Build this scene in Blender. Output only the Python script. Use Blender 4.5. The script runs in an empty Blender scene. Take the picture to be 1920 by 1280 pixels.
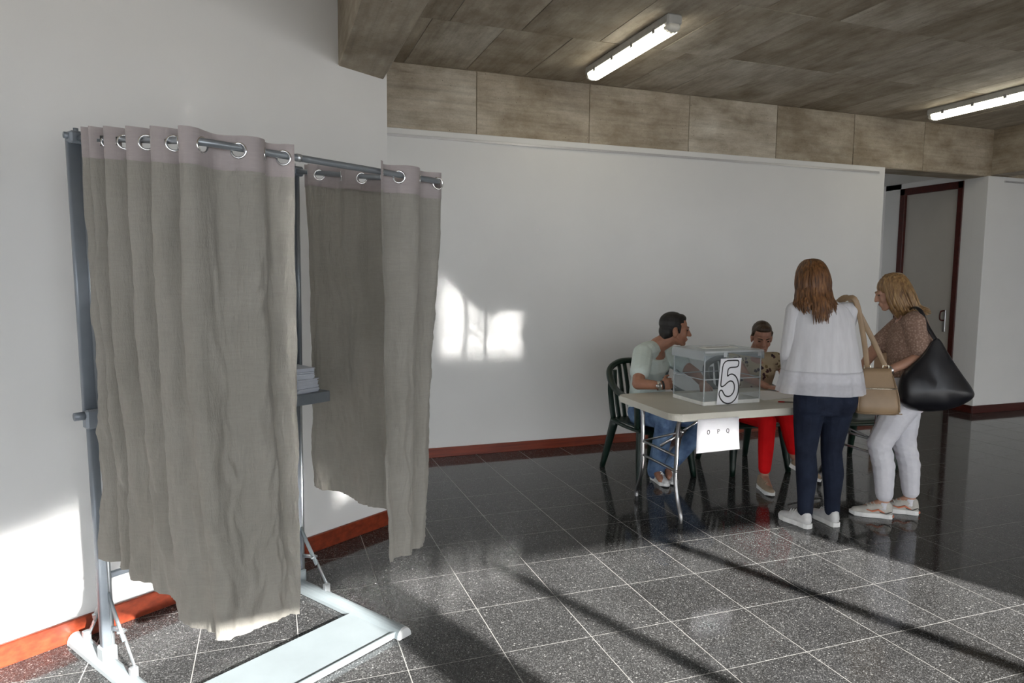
import bpy, bmesh, math, random
import numpy as np
from mathutils import Vector, Matrix, Euler, Quaternion

random.seed(7)
rng = np.random.default_rng(11)
scene = bpy.context.scene
COL = scene.collection

# ------------------------------------------------------------------ camera, sky, sun, exposure
CAM = Vector((-0.882, -2.549, 1.5433))
YAW, PITCH, ROLL = 0.341283, -0.092295, 0.0079
def camera_axes():
    f = Vector((math.sin(YAW) * math.cos(PITCH), math.cos(YAW) * math.cos(PITCH), math.sin(PITCH)))
    r = Vector((math.cos(YAW), -math.sin(YAW), 0))
    u = r.cross(f)
    return (r * math.cos(ROLL) + u * math.sin(ROLL), u * math.cos(ROLL) - r * math.sin(ROLL), f)
_r, _u, _f = camera_axes()
cam_data = bpy.data.cameras.new('camera')
cam_data.sensor_width = 36.0
cam_data.lens = 24.0
cam_data.clip_start = 0.05
cam_data.clip_end = 200
cam = bpy.data.objects.new('camera', cam_data)
COL.objects.link(cam)
cam.matrix_world = Matrix(((_r.x, _u.x, -_f.x, CAM.x), (_r.y, _u.y, -_f.y, CAM.y), (_r.z, _u.z, -_f.z, CAM.z), (0, 0, 0, 1)))
scene.camera = cam

world = bpy.data.worlds.new('sky')
scene.world = world
world.use_nodes = True
bg = world.node_tree.nodes['Background']
bg.inputs['Color'].default_value = (0.86, 0.92, 1.0, 1)
bg.inputs['Strength'].default_value = 4.2

SUN_AZ, SUN_ALT = math.radians(111.0), math.radians(19.5)
sun_dir = Vector((math.cos(SUN_AZ) * math.cos(SUN_ALT), math.sin(SUN_AZ) * math.cos(SUN_ALT), -math.sin(SUN_ALT)))
sun_data = bpy.data.lights.new('sun', 'SUN')
sun_data.energy = 20.0
sun_data.angle = math.radians(0.7)
sun_data.color = (1.0, 0.97, 0.93)
sun = bpy.data.objects.new('sun', sun_data)
COL.objects.link(sun)
sun.rotation_euler = sun_dir.to_track_quat('-Z', 'Y').to_euler()
sun.location = (6, -14, 6)

scene.view_settings.view_transform = 'Standard'
scene.view_settings.look = 'None'
scene.view_settings.gamma = 1.0
scene.view_settings.use_curve_mapping = False
scene.view_settings.exposure = 0.36
cy = scene.cycles
cy.caustics_reflective = True
cy.caustics_refractive = False
cy.blur_glossy = 0.12
cy.sample_clamp_indirect = 0.0
cy.max_bounces = 10
cy.diffuse_bounces = 5
cy.glossy_bounces = 5
cy.transparent_max_bounces = 16
cy.use_denoising = True
cy.use_guiding = True

# window opening seen by the sky (light portal)
WIN_Y, WIN_X0, WIN_X1, WIN_Z0, WIN_Z1 = -5.0, -5.6, 4.42, 1.59, 2.288
por = bpy.data.lights.new('window_portal', 'AREA')
por.shape = 'RECTANGLE'
por.size = WIN_X1 - WIN_X0
por.size_y = WIN_Z1 - WIN_Z0
por.cycles.is_portal = True
po = bpy.data.objects.new('window_portal', por)
COL.objects.link(po)
po.location = ((WIN_X0 + WIN_X1) / 2, WIN_Y, (WIN_Z0 + WIN_Z1) / 2)
po.rotation_euler = (math.radians(90), 0, 0)

# ------------------------------------------------------------------ helpers
def link_mesh(name, me, mat=None, parent=None, smooth=False):
    o = bpy.data.objects.new(name, me)
    COL.objects.link(o)
    if mat is not None:
        me.materials.append(mat)
    if parent is not None:
        o.parent = parent
    if smooth:
        me.polygons.foreach_set('use_smooth', [True] * len(me.polygons))
    return o

def from_bm(name, bm, mat=None, parent=None, smooth=False, recalc=True):
    if recalc:
        bmesh.ops.recalc_face_normals(bm, faces=bm.faces)
    me = bpy.data.meshes.new(name)
    bm.to_mesh(me)
    bm.free()
    return link_mesh(name, me, mat, parent, smooth)

def from_arrays(name, v, f, mat=None, parent=None, smooth=False):
    me = bpy.data.meshes.new(name)
    me.from_pydata([tuple(map(float, p)) for p in v], [], [tuple(map(int, q)) for q in f])
    me.update()
    return link_mesh(name, me, mat, parent, smooth)

def tag(o, label=None, category=None, group=None, kind=None):
    if label: o['label'] = label
    if category: o['category'] = category
    if group: o['group'] = group
    if kind: o['kind'] = kind
    return o

def empty(name, loc=(0, 0, 0), rz=0.0, label=None, category=None, group=None, parent=None):
    o = bpy.data.objects.new(name, None)
    COL.objects.link(o)
    o.location = loc
    o.rotation_euler = (0, 0, rz)
    o.empty_display_size = 0.1
    if parent is not None:
        o.parent = parent
    return tag(o, label, category, group)

def add_box(bm, c, s, rot=None, bevel=0.0, seg=1):
    """box with centre c and full size s, rot a Matrix or z angle"""
    r = bmesh.ops.create_cube(bm, size=1.0)
    vs = r['verts']
    for v in vs:
        v.co = Vector((v.co.x * s[0], v.co.y * s[1], v.co.z * s[2]))
    if bevel > 0:
        es = list({e for v in vs for e in v.link_edges})
        rb = bmesh.ops.bevel(bm, geom=es, offset=bevel, segments=seg, affect='EDGES', profile=0.5)
        vs = list({v for f in rb['faces'] for v in f.verts} | {v for v in vs if v.is_valid})
    if rot is None:
        m = Matrix.Identity(3)
    elif isinstance(rot, (int, float)):
        m = Matrix.Rotation(rot, 3, 'Z')
    else:
        m = rot
    cc = Vector(c)
    for v in vs:
        v.co = m @ v.co + cc
    return vs

def box(name, c, s, mat, parent=None, rot=None, bevel=0.0, seg=1):
    bm = bmesh.new()
    add_box(bm, c, s, rot, bevel, seg)
    return from_bm(name, bm, mat, parent, smooth=False)

def box2(name, lo, hi, mat, parent=None, bevel=0.0):
    return box(name, [(a + b) / 2 for a, b in zip(lo, hi)], [b - a for a, b in zip(lo, hi)], mat, parent, None, bevel)

def frame_along(pts, up=None):
    """parallel transported frames (t, n, b) along a polyline"""
    pts = [Vector(p) for p in pts]
    n = len(pts)
    ts = []
    for i in range(n):
        a = pts[max(0, i - 1)]
        b = pts[min(n - 1, i + 1)]
        ts.append((b - a).normalized())
    ref = Vector(up) if up is not None else (Vector((0, 0, 1)) if abs(ts[0].z) < 0.9 else Vector((1, 0, 0)))
    out = []
    nrm = (ref - ts[0] * ref.dot(ts[0])).normalized()
    for i in range(n):
        if i:
            q = ts[i - 1].rotation_difference(ts[i])
            nrm = q @ nrm
            nrm = (nrm - ts[i] * nrm.dot(ts[i])).normalized()
        out.append((ts[i], nrm, ts[i].cross(nrm)))
    return pts, out

def add_loft(bm, pts, rn, rb=None, seg=12, up=None, caps=True, power=2.0, closed=False):
    """tube through pts; radii rn along normal, rb along binormal (per point or scalar)"""
    pts, fr = frame_along(pts, up)
    n = len(pts)
    rn = [rn] * n if isinstance(rn, (int, float)) else list(rn)
    rb = rn if rb is None else ([rb] * n if isinstance(rb, (int, float)) else list(rb))
    rings = []
    for p, (t, nn, bb), a, b in zip(pts, fr, rn, rb):
        ring = []
        for k in range(seg):
            th = 2 * math.pi * k / seg
            c, s = math.cos(th), math.sin(th)
            if power != 2.0:
                c = math.copysign(abs(c) ** (2 / power), c)
                s = math.copysign(abs(s) ** (2 / power), s)
            ring.append(bm.verts.new(p + nn * (a * c) + bb * (b * s)))
        rings.append(ring)
    for i in range(n - 1):
        for k in range(seg):
            k2 = (k + 1) % seg
            bm.faces.new((rings[i][k], rings[i][k2], rings[i + 1][k2], rings[i + 1][k]))
    if caps:
        bm.faces.new(list(reversed(rings[0])))
        bm.faces.new(rings[-1])
    return rings

def bezier_pts(ctrl, n=8):
    """Catmull-Rom through control points"""
    c = [Vector(p) for p in ctrl]
    out = []
    for i in range(len(c) - 1):
        p0 = c[max(0, i - 1)]; p1 = c[i]; p2 = c[i + 1]; p3 = c[min(len(c) - 1, i + 2)]
        for k in range(n):
            t = k / n
            out.append(0.5 * ((2 * p1) + (-p0 + p2) * t + (2 * p0 - 5 * p1 + 4 * p2 - p3) * t * t + (-p0 + 3 * p1 - 3 * p2 + p3) * t ** 3))
    out.append(c[-1])
    return out

def tube(name, pts, r, mat, parent=None, seg=12, rb=None, up=None, power=2.0, smooth=True):
    bm = bmesh.new()
    add_loft(bm, pts, r, rb, seg, up, True, power)
    o = from_bm(name, bm, mat, parent, smooth=smooth)
    return o

def prism(name, outline, depth, mat, parent=None, axis='y', bevel=0.0):
    """extrude a 2D outline (list of (a,b)) by depth along an axis; a,b are the two other axes in order"""
    bm = bmesh.new()
    def P(a, b, d):
        return {'x': (d, a, b), 'y': (a, d, b), 'z': (a, b, d)}[axis]
    lo = [bm.verts.new(P(a, b, -depth / 2)) for a, b in outline]
    hi = [bm.verts.new(P(a, b, depth / 2)) for a, b in outline]
    bm.faces.new(lo); bm.faces.new(list(reversed(hi)))
    n = len(outline)
    for i in range(n):
        j = (i + 1) % n
        bm.faces.new((lo[j], lo[i], hi[i], hi[j]))
    if bevel:
        bmesh.ops.bevel(bm, geom=list(bm.edges), offset=bevel, segments=1, affect='EDGES')
    return from_bm(name, bm, mat, parent)

# ------------------------------------------------------------------ materials
def srgb(r, g, b):
    f = lambda c: (c / 255 / 12.92) if c / 255 <= 0.04045 else ((c / 255 + 0.055) / 1.055) ** 2.4
    return (f(r), f(g), f(b), 1.0)

class NT:
    def __init__(self, name):
        self.m = bpy.data.materials.new(name)
        self.m.use_nodes = True
        self.t = self.m.node_tree
        self.n = self.t.nodes
        self.b = self.n['Principled BSDF']
        self.out = self.n['Material Output']
    def node(self, kind, **kw):
        nd = self.n.new(kind)
        for k, v in kw.items():
            if k in nd.inputs.keys():
                nd.inputs[k].default_value = v
            else:
                setattr(nd, k, v)
        return nd
    def link(self, a, b):
        self.t.links.new(a, b)
    def pos(self):
        return self.node('ShaderNodeNewGeometry').outputs['Position']
    def obj(self):
        return self.node('ShaderNodeTexCoord').outputs['Object']
    def mapping(self, vec, scale=(1, 1, 1), loc=(0, 0, 0), rot=(0, 0, 0)):
        m = self.node('ShaderNodeMapping')
        m.inputs['Scale'].default_value = scale
        m.inputs['Location'].default_value = loc
        m.inputs['Rotation'].default_value = rot
        self.link(vec, m.inputs['Vector'])
        return m.outputs['Vector']
    def noise(self, vec, scale, detail=3.0, rough=0.55):
        nd = self.node('ShaderNodeTexNoise')
        nd.inputs['Scale'].default_value = scale
        nd.inputs['Detail'].default_value = detail
        nd.inputs['Roughness'].default_value = rough
        self.link(vec, nd.inputs['Vector'])
        return nd.outputs['Fac']
    def ramp(self, fac, stops):
        r = self.node('ShaderNodeValToRGB')
        e = r.color_ramp.elements
        while len(e) > 1:
            e.remove(e[-1])
        e[0].position, e[0].color = stops[0][0], stops[0][1]
        for p, c in stops[1:]:
            x = e.new(p)
            x.color = c
        self.link(fac, r.inputs['Fac'])
        return r.outputs['Color']
    def mix(self, fac, a, b, mode='MIX'):
        x = self.node('ShaderNodeMix', data_type='RGBA', blend_type=mode)
        for src, sock in ((fac, x.inputs[0]), (a, x.inputs[6]), (b, x.inputs[7])):
            if hasattr(src, 'links'):
                self.link(src, sock)
            else:
                sock.default_value = src
        return x.outputs[2]
    def math(self, op, a, b=0.0):
        x = self.node('ShaderNodeMath', operation=op)
        for src, sock in ((a, x.inputs[0]), (b, x.inputs[1])):
            if hasattr(src, 'links'):
                self.link(src, sock)
            else:
                sock.default_value = src
        return x.outputs[0]
    def bump(self, h, strength=0.3, dist=0.01, prev=None):
        b = self.node('ShaderNodeBump')
        b.inputs['Strength'].default_value = strength
        b.inputs['Distance'].default_value = dist
        self.link(h, b.inputs['Height'])
        if prev is not None:
            self.link(prev, b.inputs['Normal'])
        self.link(b.outputs['Normal'], self.b.inputs['Normal'])
        return b.outputs['Normal']
    def base(self, c):
        if hasattr(c, 'links'):
            self.link(c, self.b.inputs['Base Color'])
        else:
            self.b.inputs['Base Color'].default_value = c
    def set(self, **kw):
        for k, v in kw.items():
            self.b.inputs[k.replace('_', ' ')].default_value = v

def G(v):
    return (v, v, v, 1)

def simple(name, col, rough=0.5, metal=0.0, var=0.08, vscale=20.0, bump=0.0, bscale=200.0, **kw):
    """plain surface with a little procedural variation"""
    m = NT(name)
    n = m.noise(m.obj(), vscale, 3)
    lo = tuple(max(0, c * (1 - var)) for c in col[:3]) + (1,)
    hi = tuple(min(1, c * (1 + var)) for c in col[:3]) + (1,)
    m.base(m.ramp(n, [(0.3, lo), (0.7, hi)]))
    m.set(Roughness=rough, Metallic=metal)
    for k, v in kw.items():
        m.b.inputs[k.replace('_', ' ')].default_value = v
    if bump > 0:
        m.bump(m.noise(m.obj(), bscale, 2), bump, 0.002)
    return m.m

MAT = {}
def mat_wall():
    m = NT('white_plaster')
    n = m.noise(m.pos(), 1.3, 4)
    m.base(m.ramp(n, [(0.3, (0.77, 0.775, 0.77, 1)), (0.7, (0.81, 0.815, 0.81, 1))]))
    m.set(Roughness=0.62)
    m.b.inputs['Specular IOR Level'].default_value = 0.3
    m.bump(m.noise(m.pos(), 60, 3), 0.05, 0.004)
    return m.m
MAT['wall'] = mat_wall()

def mat_concrete(name, axis, tone=1.0):
    """board marked concrete, streaks along the axis, each piece with its own tone"""
    m = NT(name)
    pos = m.pos()
    rnd = m.node('ShaderNodeObjectInfo').outputs['Random']
    off = m.node('ShaderNodeCombineXYZ')
    r10 = m.math('MULTIPLY', rnd, 37.0)
    for k in range(3):
        m.link(r10, off.inputs[k])
    add = m.node('ShaderNodeVectorMath', operation='ADD')
    m.link(pos, add.inputs[0]); m.link(off.outputs[0], add.inputs[1])
    P = add.outputs[0]
    sc = {'x': (1.6, 34, 34), 'y': (34, 1.6, 34)}[axis]
    streak = m.noise(m.mapping(P, sc), 1.0, 3, 0.6)
    sc2 = {'x': (2.2, 5, 5), 'y': (5, 2.2, 5)}[axis]
    mott = m.noise(m.mapping(P, sc2), 1.0, 6, 0.68)
    blot = m.noise(P, 1.7, 4, 0.6)
    fine = m.noise(P, 70, 5, 0.75)
    t3 = lambda c: tuple(tone * x for x in c) + (1,)
    c1 = m.ramp(mott, [(0.30, t3((0.125, 0.105, 0.080))), (0.45, t3((0.180, 0.158, 0.128))), (0.58, t3((0.220, 0.200, 0.168))), (0.72, t3((0.270, 0.252, 0.220)))])
    c2 = m.ramp(streak, [(0.25, G(0.80)), (0.5, G(1.0)), (0.75, G(1.10))])
    c3 = m.mix(1.0, c1, c2, 'MULTIPLY')
    c4 = m.ramp(fine, [(0.28, G(0.72)), (0.42, G(0.97)), (0.7, G(1.08))])
    c5 = m.mix(1.0, c3, c4, 'MULTIPLY')
    c5 = m.mix(1.0, c5, m.ramp(blot, [(0.32, (0.68, 0.64, 0.58, 1)), (0.55, (1.0, 1.0, 1.0, 1))]), 'MULTIPLY')
    # small air holes and dark specks
    vo = m.node('ShaderNodeTexVoronoi', feature='F1')
    vo.inputs['Scale'].default_value = 16
    m.link(P, vo.inputs['Vector'])
    spk = m.ramp(vo.outputs['Distance'], [(0.045, G(0.35)), (0.075, G(1.0))])
    c5 = m.mix(1.0, c5, spk, 'MULTIPLY')
    tonec = m.ramp(rnd, [(0.0, (0.74, 0.70, 0.63, 1)), (0.35, (0.95, 0.92, 0.87, 1)), (0.7, (1.03, 1.03, 1.02, 1)), (1.0, (1.12, 1.13, 1.12, 1))])
    m.base(m.mix(1.0, c5, tonec, 'MULTIPLY'))
    m.set(Roughness=0.72)
    bn = m.bump(streak, 0.16, 0.004)
    m.bump(fine, 0.3, 0.003, bn)
    return m.m
MAT['concrete_y'] = mat_concrete('board_marked_concrete', 'y', 2.15)
MAT['concrete_x'] = mat_concrete('board_marked_concrete_band', 'x', 2.35)

def mat_tile():
    m = NT('dark_terrazzo')
    pos = m.pos()
    rnd = m.node('ShaderNodeObjectInfo').outputs['Random']
    v = m.node('ShaderNodeTexVoronoi', feature='F1')
    v.inputs['Scale'].default_value = 300
    m.link(pos, v.inputs['Vector'])
    dist = v.outputs['Distance']
    cellr = m.node('ShaderNodeSeparateColor')
    m.link(v.outputs['Color'], cellr.inputs[0])
    chip = m.ramp(cellr.outputs[0], [(0.0, G(0.018)), (0.55, G(0.04)), (0.8, G(0.075)), (0.93, G(0.11)), (0.985, G(0.24))])
    big = m.node('ShaderNodeTexVoronoi', feature='F1')
    big.inputs['Scale'].default_value = 75
    m.link(pos, big.inputs['Vector'])
    bsep = m.node('ShaderNodeSeparateColor')
    m.link(big.outputs['Color'], bsep.inputs[0])
    bigmask = m.math('MULTIPLY', m.math('GREATER_THAN', bsep.outputs[1], 0.93), m.math('LESS_THAN', big.outputs['Distance'], 0.28))
    c = m.mix(bigmask, chip, (0.26, 0.26, 0.25, 1))
    cl = m.noise(pos, 2.3, 3)
    c = m.mix(1.0, c, m.ramp(cl, [(0.3, G(0.85)), (0.7, G(1.15))]), 'MULTIPLY')
    c = m.mix(1.0, c, m.ramp(rnd, [(0, G(0.96)), (1, G(1.16))]), 'MULTIPLY')
    m.base(c)
    r = m.ramp(m.noise(pos, 5, 3), [(0.3, G(0.055)), (0.7, G(0.10))])
    m.link(r, m.b.inputs['Roughness'])
    m.set(IOR=1.45)
    return m.m
MAT['tile'] = mat_tile()
MAT['grout'] = simple('pale_grout', (0.36, 0.355, 0.34), 0.6, var=0.18, vscale=8)

def mat_wood(name, c0, c1, rough=0.35):
    m = NT(name)
    p = m.mapping(m.obj(), (1.5, 26, 26))
    n = m.noise(p, 1.6, 5, 0.6)
    m.base(m.ramp(n, [(0.3, c0), (0.7, c1)]))
    m.set(Roughness=rough)
    m.bump(n, 0.08, 0.002)
    return m.m
MAT['mahogany'] = mat_wood('mahogany_trim', (0.13, 0.018, 0.007, 1), (0.27, 0.045, 0.016, 1), 0.32)
MAT['dark_mahogany'] = mat_wood('dark_mahogany_frame', (0.045, 0.006, 0.004, 1), (0.085, 0.012, 0.008, 1), 0.4)
MAT['alu'] = simple('aluminium_track', (0.62, 0.62, 0.63), 0.4, 0.6, var=0.04)
# ------------------------------------------------------------------ the room
YW, ZT, ZC = 3.117, 2.752, 3.272
EDGE = Vector((-0.193, 1.648, 0)); WU = Vector((0.8413, 0.5405, 0)); WN = Vector((0.5405, -0.8413, 0))
XL, XR = -6.6, 10.2
DOOR_X0, DOOR_X1 = 5.34, 6.894
T = 0.4

def in_view(p):
    d = Vector(p) - CAM
    z = d.dot(_f)
    if z < 0.2: return None
    return (960 + 1280 * d.dot(_r) / z, 640 - 1280 * d.dot(_u) / z, z)

# floor: grout bed, tiles
floor = tag(box2('floor', (XL, WIN_Y - 0.2, -0.12), (XR, 4.6, -0.0008), MAT['grout']), kind='structure')
def tile_mesh():
    bm = bmesh.new()
    add_box(bm, (0, 0, -0.006), (T - 0.0036, T - 0.0036, 0.012))
    bm.normal_update()
    es = [e for e in bm.edges if all(v.co.z > -0.001 for v in e.verts)]
    bmesh.ops.bevel(bm, geom=es, offset=0.0009, segments=1, affect='EDGES')
    bmesh.ops.recalc_face_normals(bm, faces=bm.faces)
    me = bpy.data.meshes.new('floor_tile')
    bm.to_mesh(me); bm.free()
    me.materials.append(MAT['tile'])
    return me
tile_me = tile_mesh()
cells = []
for i in range(int(XL / T) - 1, int(XR / T) + 1):
    for j in range(-13, 12):
        c = (i * T + T / 2, j * T + T / 2, 0)
        if c[0] < XL + 0.2 or c[0] > XR - 0.2 or c[1] > 4.5: continue
        q = in_view(c)
        seen = False
        if q:
            for dx in (-0.2, 0, 0.2):
                for dy in (-0.2, 0, 0.2):
                    w = in_view((c[0] + dx, c[1] + dy, 0))
                    if w and 0 <= w[0] <= 1920 and 0 <= w[1] <= 1280: seen = True
        # behind the white walls nothing of the floor shows
        if c[1] > YW + 0.2 and not (DOOR_X0 - 0.2 < c[0] < DOOR_X1): seen = False
        if (Vector(c) - EDGE).dot(WN) < -0.25 and (Vector(c) - EDGE).dot(WU) < 0.1: seen = False
        cells.append((0 if seen else 1, q[2] if q else 99, c))
cells.sort()
rest = bmesh.new()
n_t = 0
for s, z, c in cells:
    if s == 0 and n_t < 300:
        o = bpy.data.objects.new('floor_tile', tile_me)
        COL.objects.link(o); o.parent = floor; o.location = c
        n_t += 1
    else:
        add_box(rest, (c[0], c[1], -0.006), (T - 0.0036, T - 0.0036, 0.012))
tag(from_bm('floor_tile_field', rest, MAT['tile'], floor), kind='stuff')

# ceiling slab with formwork panels
ceiling = tag(box2('ceiling', (XL, WIN_Y - 0.2, ZC + 0.006), (XR, YW + 0.2, ZC + 0.2), MAT['concrete_y']), kind='structure')
PXW, PYW = 0.517, 0.93
panel_me = {}
def ceil_panel(w, l):
    k = (round(w, 3), round(l, 3))
    if k not in panel_me:
        bm = bmesh.new()
        add_box(bm, (0, 0, 0.006), (w - 0.006, l - 0.006, 0.012), bevel=0.002)
        bmesh.ops.recalc_face_normals(bm, faces=bm.faces)
        me = bpy.data.meshes.new('ceiling_panel'); bm.to_mesh(me); bm.free()
        me.materials.append(MAT['concrete_y'])
        panel_me[k] = me
    return panel_me[k]
rnd = random.Random(5)
for j, y1 in enumerate((YW + 0.01, 2.12, 1.2, 0.27, -0.66)):
    l = (YW + 0.01 - 2.12) if j == 0 else 0.925
    x = -0.22
    shift = (0.0, 0.12, -0.2, 0.07, 0.15)[j]
    x += shift - 0.2
    while x < 9.8:
        w = rnd.choice((PXW, PXW, PXW * 1.18, PXW * 0.85))
        a, b = max(x, -0.21), x + w
        if b > -0.1:
            o = bpy.data.objects.new('ceiling_panel', ceil_panel(b - a, l))
            COL.objects.link(o); o.parent = ceiling
            o.location = ((a + b) / 2, y1 - l / 2, ZC + rnd.uniform(-0.0015, 0.0015))
        x += w
# cross beams
def beam(x0, x1, zb):
    b = box2('beam', (x0, WIN_Y - 0.1, zb), (x1, YW + 0.1, ZC + 0.05), MAT['concrete_y'], ceiling, bevel=0.006)
    return b
beam(-0.492, -0.215, 2.708)
beam(6.955, 7.24, 2.764)

# back wall with concrete lintel band
wall_back = tag(box2('wall_back', (-3.2, YW, -0.1), (DOOR_X0, YW + 0.16, ZT), MAT['wall'], bevel=0.003), kind='structure')
band = box2('lintel_band', (-3.2, YW + 0.028, ZT - 0.005), (XR, YW + 0.3, ZC + 0.02), MAT['concrete_x'], wall_back)
xs = [-0.25, 0.803, 1.856, 2.898, 3.917, 4.907, 5.895, 6.96]
for a, b in zip(xs, xs[1:]):
    bx_ = box2('lintel_panel', (a + 0.003, YW + 0.018, ZT + 0.001), (b - 0.003, YW + 0.036, ZC), MAT['concrete_x'], band, bevel=0.003)
for a, b in ((7.24, 8.3), (8.3, 9.3)):
    box2('lintel_panel', (a + 0.003, YW + 0.018, ZT + 0.001), (b - 0.003, YW + 0.036, ZC), MAT['concrete_x'], band, bevel=0.003)
wall_right_back = tag(box2('wall_rear', (DOOR_X1, YW, -0.1), (XR, YW + 0.16, ZT), MAT['wall'], bevel=0.003), kind='structure')

# picture rails
def rail(name, x0, x1, z0, parent):
    r = box2(name, (x0, YW - 0.012, z0 - 0.009), (x1, YW + 0.001, z0 + 0.009), MAT['alu'], parent, bevel=0.002)
    box2('rail_lip', (x0, YW - 0.016, z0 - 0.012), (x1, YW - 0.010, z0 - 0.006), MAT['alu'], r)
    return r
rail('picture_rail', -3.0, 5.25, 2.694, wall_back)
rail('picture_rail', 7.15, XR, 2.70, wall_right_back)
# small rail fixings
# baseboards
tag(box2('baseboard_back', (-3.2, YW - 0.016, -0.001), (DOOR_X0, YW + 0.001, 0.082), MAT['mahogany'], bevel=0.003), kind='structure')
tag(box2('baseboard_rear', (DOOR_X1 - 0.014, YW - 0.016, -0.001), (XR, YW + 0.001, 0.09), MAT['dark_mahogany'], bevel=0.003), kind='structure')
tag(box2('baseboard_side', (DOOR_X1 - 0.014, YW, -0.001), (DOOR_X1 + 0.002, 3.40, 0.09), MAT['dark_mahogany'], bevel=0.003), kind='structure')

# left wall, turned against the back wall
def along_wall(u, v, z=0.0):
    p = EDGE + WU * u + WN * v
    return Vector((p.x, p.y, z))
WANG = math.atan2(WU.y, WU.x)
def wall_box(name, u0, u1, v0, v1, z0, z1, mat, parent=None, bevel=0.0):
    c = along_wall((u0 + u1) / 2, (v0 + v1) / 2, (z0 + z1) / 2)
    # local y of a box turned by WANG is -WN
    return box(name, c, (u1 - u0, abs(v1 - v0), z1 - z0), mat, parent, WANG, bevel)
wall_left = tag(wall_box('wall_left', -6.4, 0.0, -0.22, 0.0, -0.1, ZC + 0.05, MAT['wall'], bevel=0.003), kind='structure')
tag(wall_box('baseboard_left', -6.4, 0.002, -0.001, 0.016, -0.001, 0.094, MAT['mahogany'], bevel=0.003), kind='structure')

# doorway recess with two framed doors
side = tag(box2('wall_recess_side', (DOOR_X1, YW + 0.158, -0.1), (DOOR_X1 + 0.2, 3.41, ZC), MAT['wall']), kind='structure')
box2('door_head_wall', (DOOR_X1, 3.40, 2.735), (DOOR_X1 + 0.2, 4.6, ZC), MAT['wall'], side)
box2('door_light_stop', (DOOR_X1 + 0.16, 3.3, -0.1), (DOOR_X1 + 0.24, 4.6, ZC), MAT['wall'], side)  # unseen slab added to stop sky light leaking in round the door
box2('door_side_wall', (DOOR_X1, 4.265, -0.1), (DOOR_X1 + 0.2, 4.62, ZC), MAT['wall'], side)
tag(box2('wall_recess_back', (DOOR_X0 - 0.3, 4.5, -0.1), (DOOR_X1 + 0.3, 4.62, ZC), MAT['wall']), kind='structure')
tag(box2('wall_recess_end', (DOOR_X0 - 0.3, YW + 0.1, -0.1), (DOOR_X0 - 0.1, 4.6, ZC), MAT['wall']), kind='structure')
tag(box2('ceiling_recess', (DOOR_X0 - 0.3, YW + 0.2, 2.80), (DOOR_X1 + 0.3, 4.62, 2.9), MAT['wall']), kind='structure')
MAT['door_white'] = simple('door_paint', (0.52, 0.50, 0.46), 0.45, var=0.03, vscale=3)
MAT['steel'] = simple('brushed_steel', (0.45, 0.45, 0.46), 0.32, 1.0, var=0.06)
d1 = tag(box2('door_1', (DOOR_X1 + 0.03, 3.47, 0.01), (DOOR_X1 + 0.07, 4.20, 2.655), MAT['door_white'], bevel=0.003), kind='structure')
for nm, lo, hi in (('door_frame', (DOOR_X1 - 0.012, 3.405, 0), (DOOR_X1 + 0.09, 3.475, 2.735)),
                   ('door_frame', (DOOR_X1 - 0.012, 4.195, 0), (DOOR_X1 + 0.09, 4.27, 2.735)),
                   ('door_frame', (DOOR_X1 - 0.012, 3.405, 2.65), (DOOR_X1 + 0.09, 4.27, 2.735))):
    box2(nm, lo, hi, MAT['dark_mahogany'], d1, bevel=0.004)
hp = Vector((DOOR_X1 + 0.0, 3.57, 1.05))
hnd = box2('handle_plate', (DOOR_X1 + 0.018, 3.55, 0.93), (DOOR_X1 + 0.032, 3.59, 1.2), MAT['steel'], d1, bevel=0.004)
tube('door_handle', bezier_pts([(DOOR_X1 + 0.02, 3.57, 1.19), (DOOR_X1 - 0.035, 3.57, 1.18), (DOOR_X1 - 0.05, 3.57, 1.13), (DOOR_X1 - 0.04, 3.57, 1.08), (DOOR_X1 + 0.02, 3.57, 1.07)], 5), 0.009, MAT['dark_mahogany'], d1)
d2 = tag(box2('door_2', (DOOR_X0 - 0.1, 4.47, 0.01), (DOOR_X0 + 0.62, 4.505, 2.6), MAT['door_white']), kind='structure')
box2('door_frame', (DOOR_X0 + 0.62, 4.44, 0), (DOOR_X0 + 0.74, 4.51, 2.72), MAT['dark_mahogany'], d2, bevel=0.004)
box2('door_frame', (DOOR_X0 - 0.2, 4.44, 2.6), (DOOR_X0 + 0.74, 4.51, 2.72), MAT['dark_mahogany'], d2, bevel=0.004)

# closing walls and the glazed front behind the camera
tag(box2('wall_outer', (XL - 0.2, WIN_Y - 0.2, -0.1), (XL, YW + 0.3, ZC + 0.2), MAT['wall']), kind='structure')
tag(box2('wall_right', (XR, WIN_Y - 0.2, -0.1), (XR + 0.2, YW + 0.3, ZC + 0.2), MAT['wall']), kind='structure')
MAT['frame_grey'] = simple('window_frame_paint', (0.16, 0.17, 0.18), 0.45)
win = tag(box2('window_1', (XL, WIN_Y - 0.2, WIN_Z1), (XR, WIN_Y, ZC + 0.2), MAT['wall']), kind='structure')
box2('window_side', (XL, WIN_Y - 0.2, -0.1), (WIN_X0, WIN_Y, WIN_Z1), MAT['wall'], win)
box2('window_side', (WIN_X1 + 5.2, WIN_Y - 0.2, -0.1), (XR, WIN_Y, WIN_Z1), MAT['wall'], win)
box2('window_pier', (WIN_X1, WIN_Y - 0.2, -0.1), (WIN_X1 + 0.2, WIN_Y, WIN_Z1), MAT['wall'], win)
def on_front(x, y):   # where the sun ray that lands at floor point x,y crosses the glazed front
    k = (y - (WIN_Y - 0.1)) / math.sin(SUN_AZ)
    return x - k * math.cos(SUN_AZ)
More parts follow.
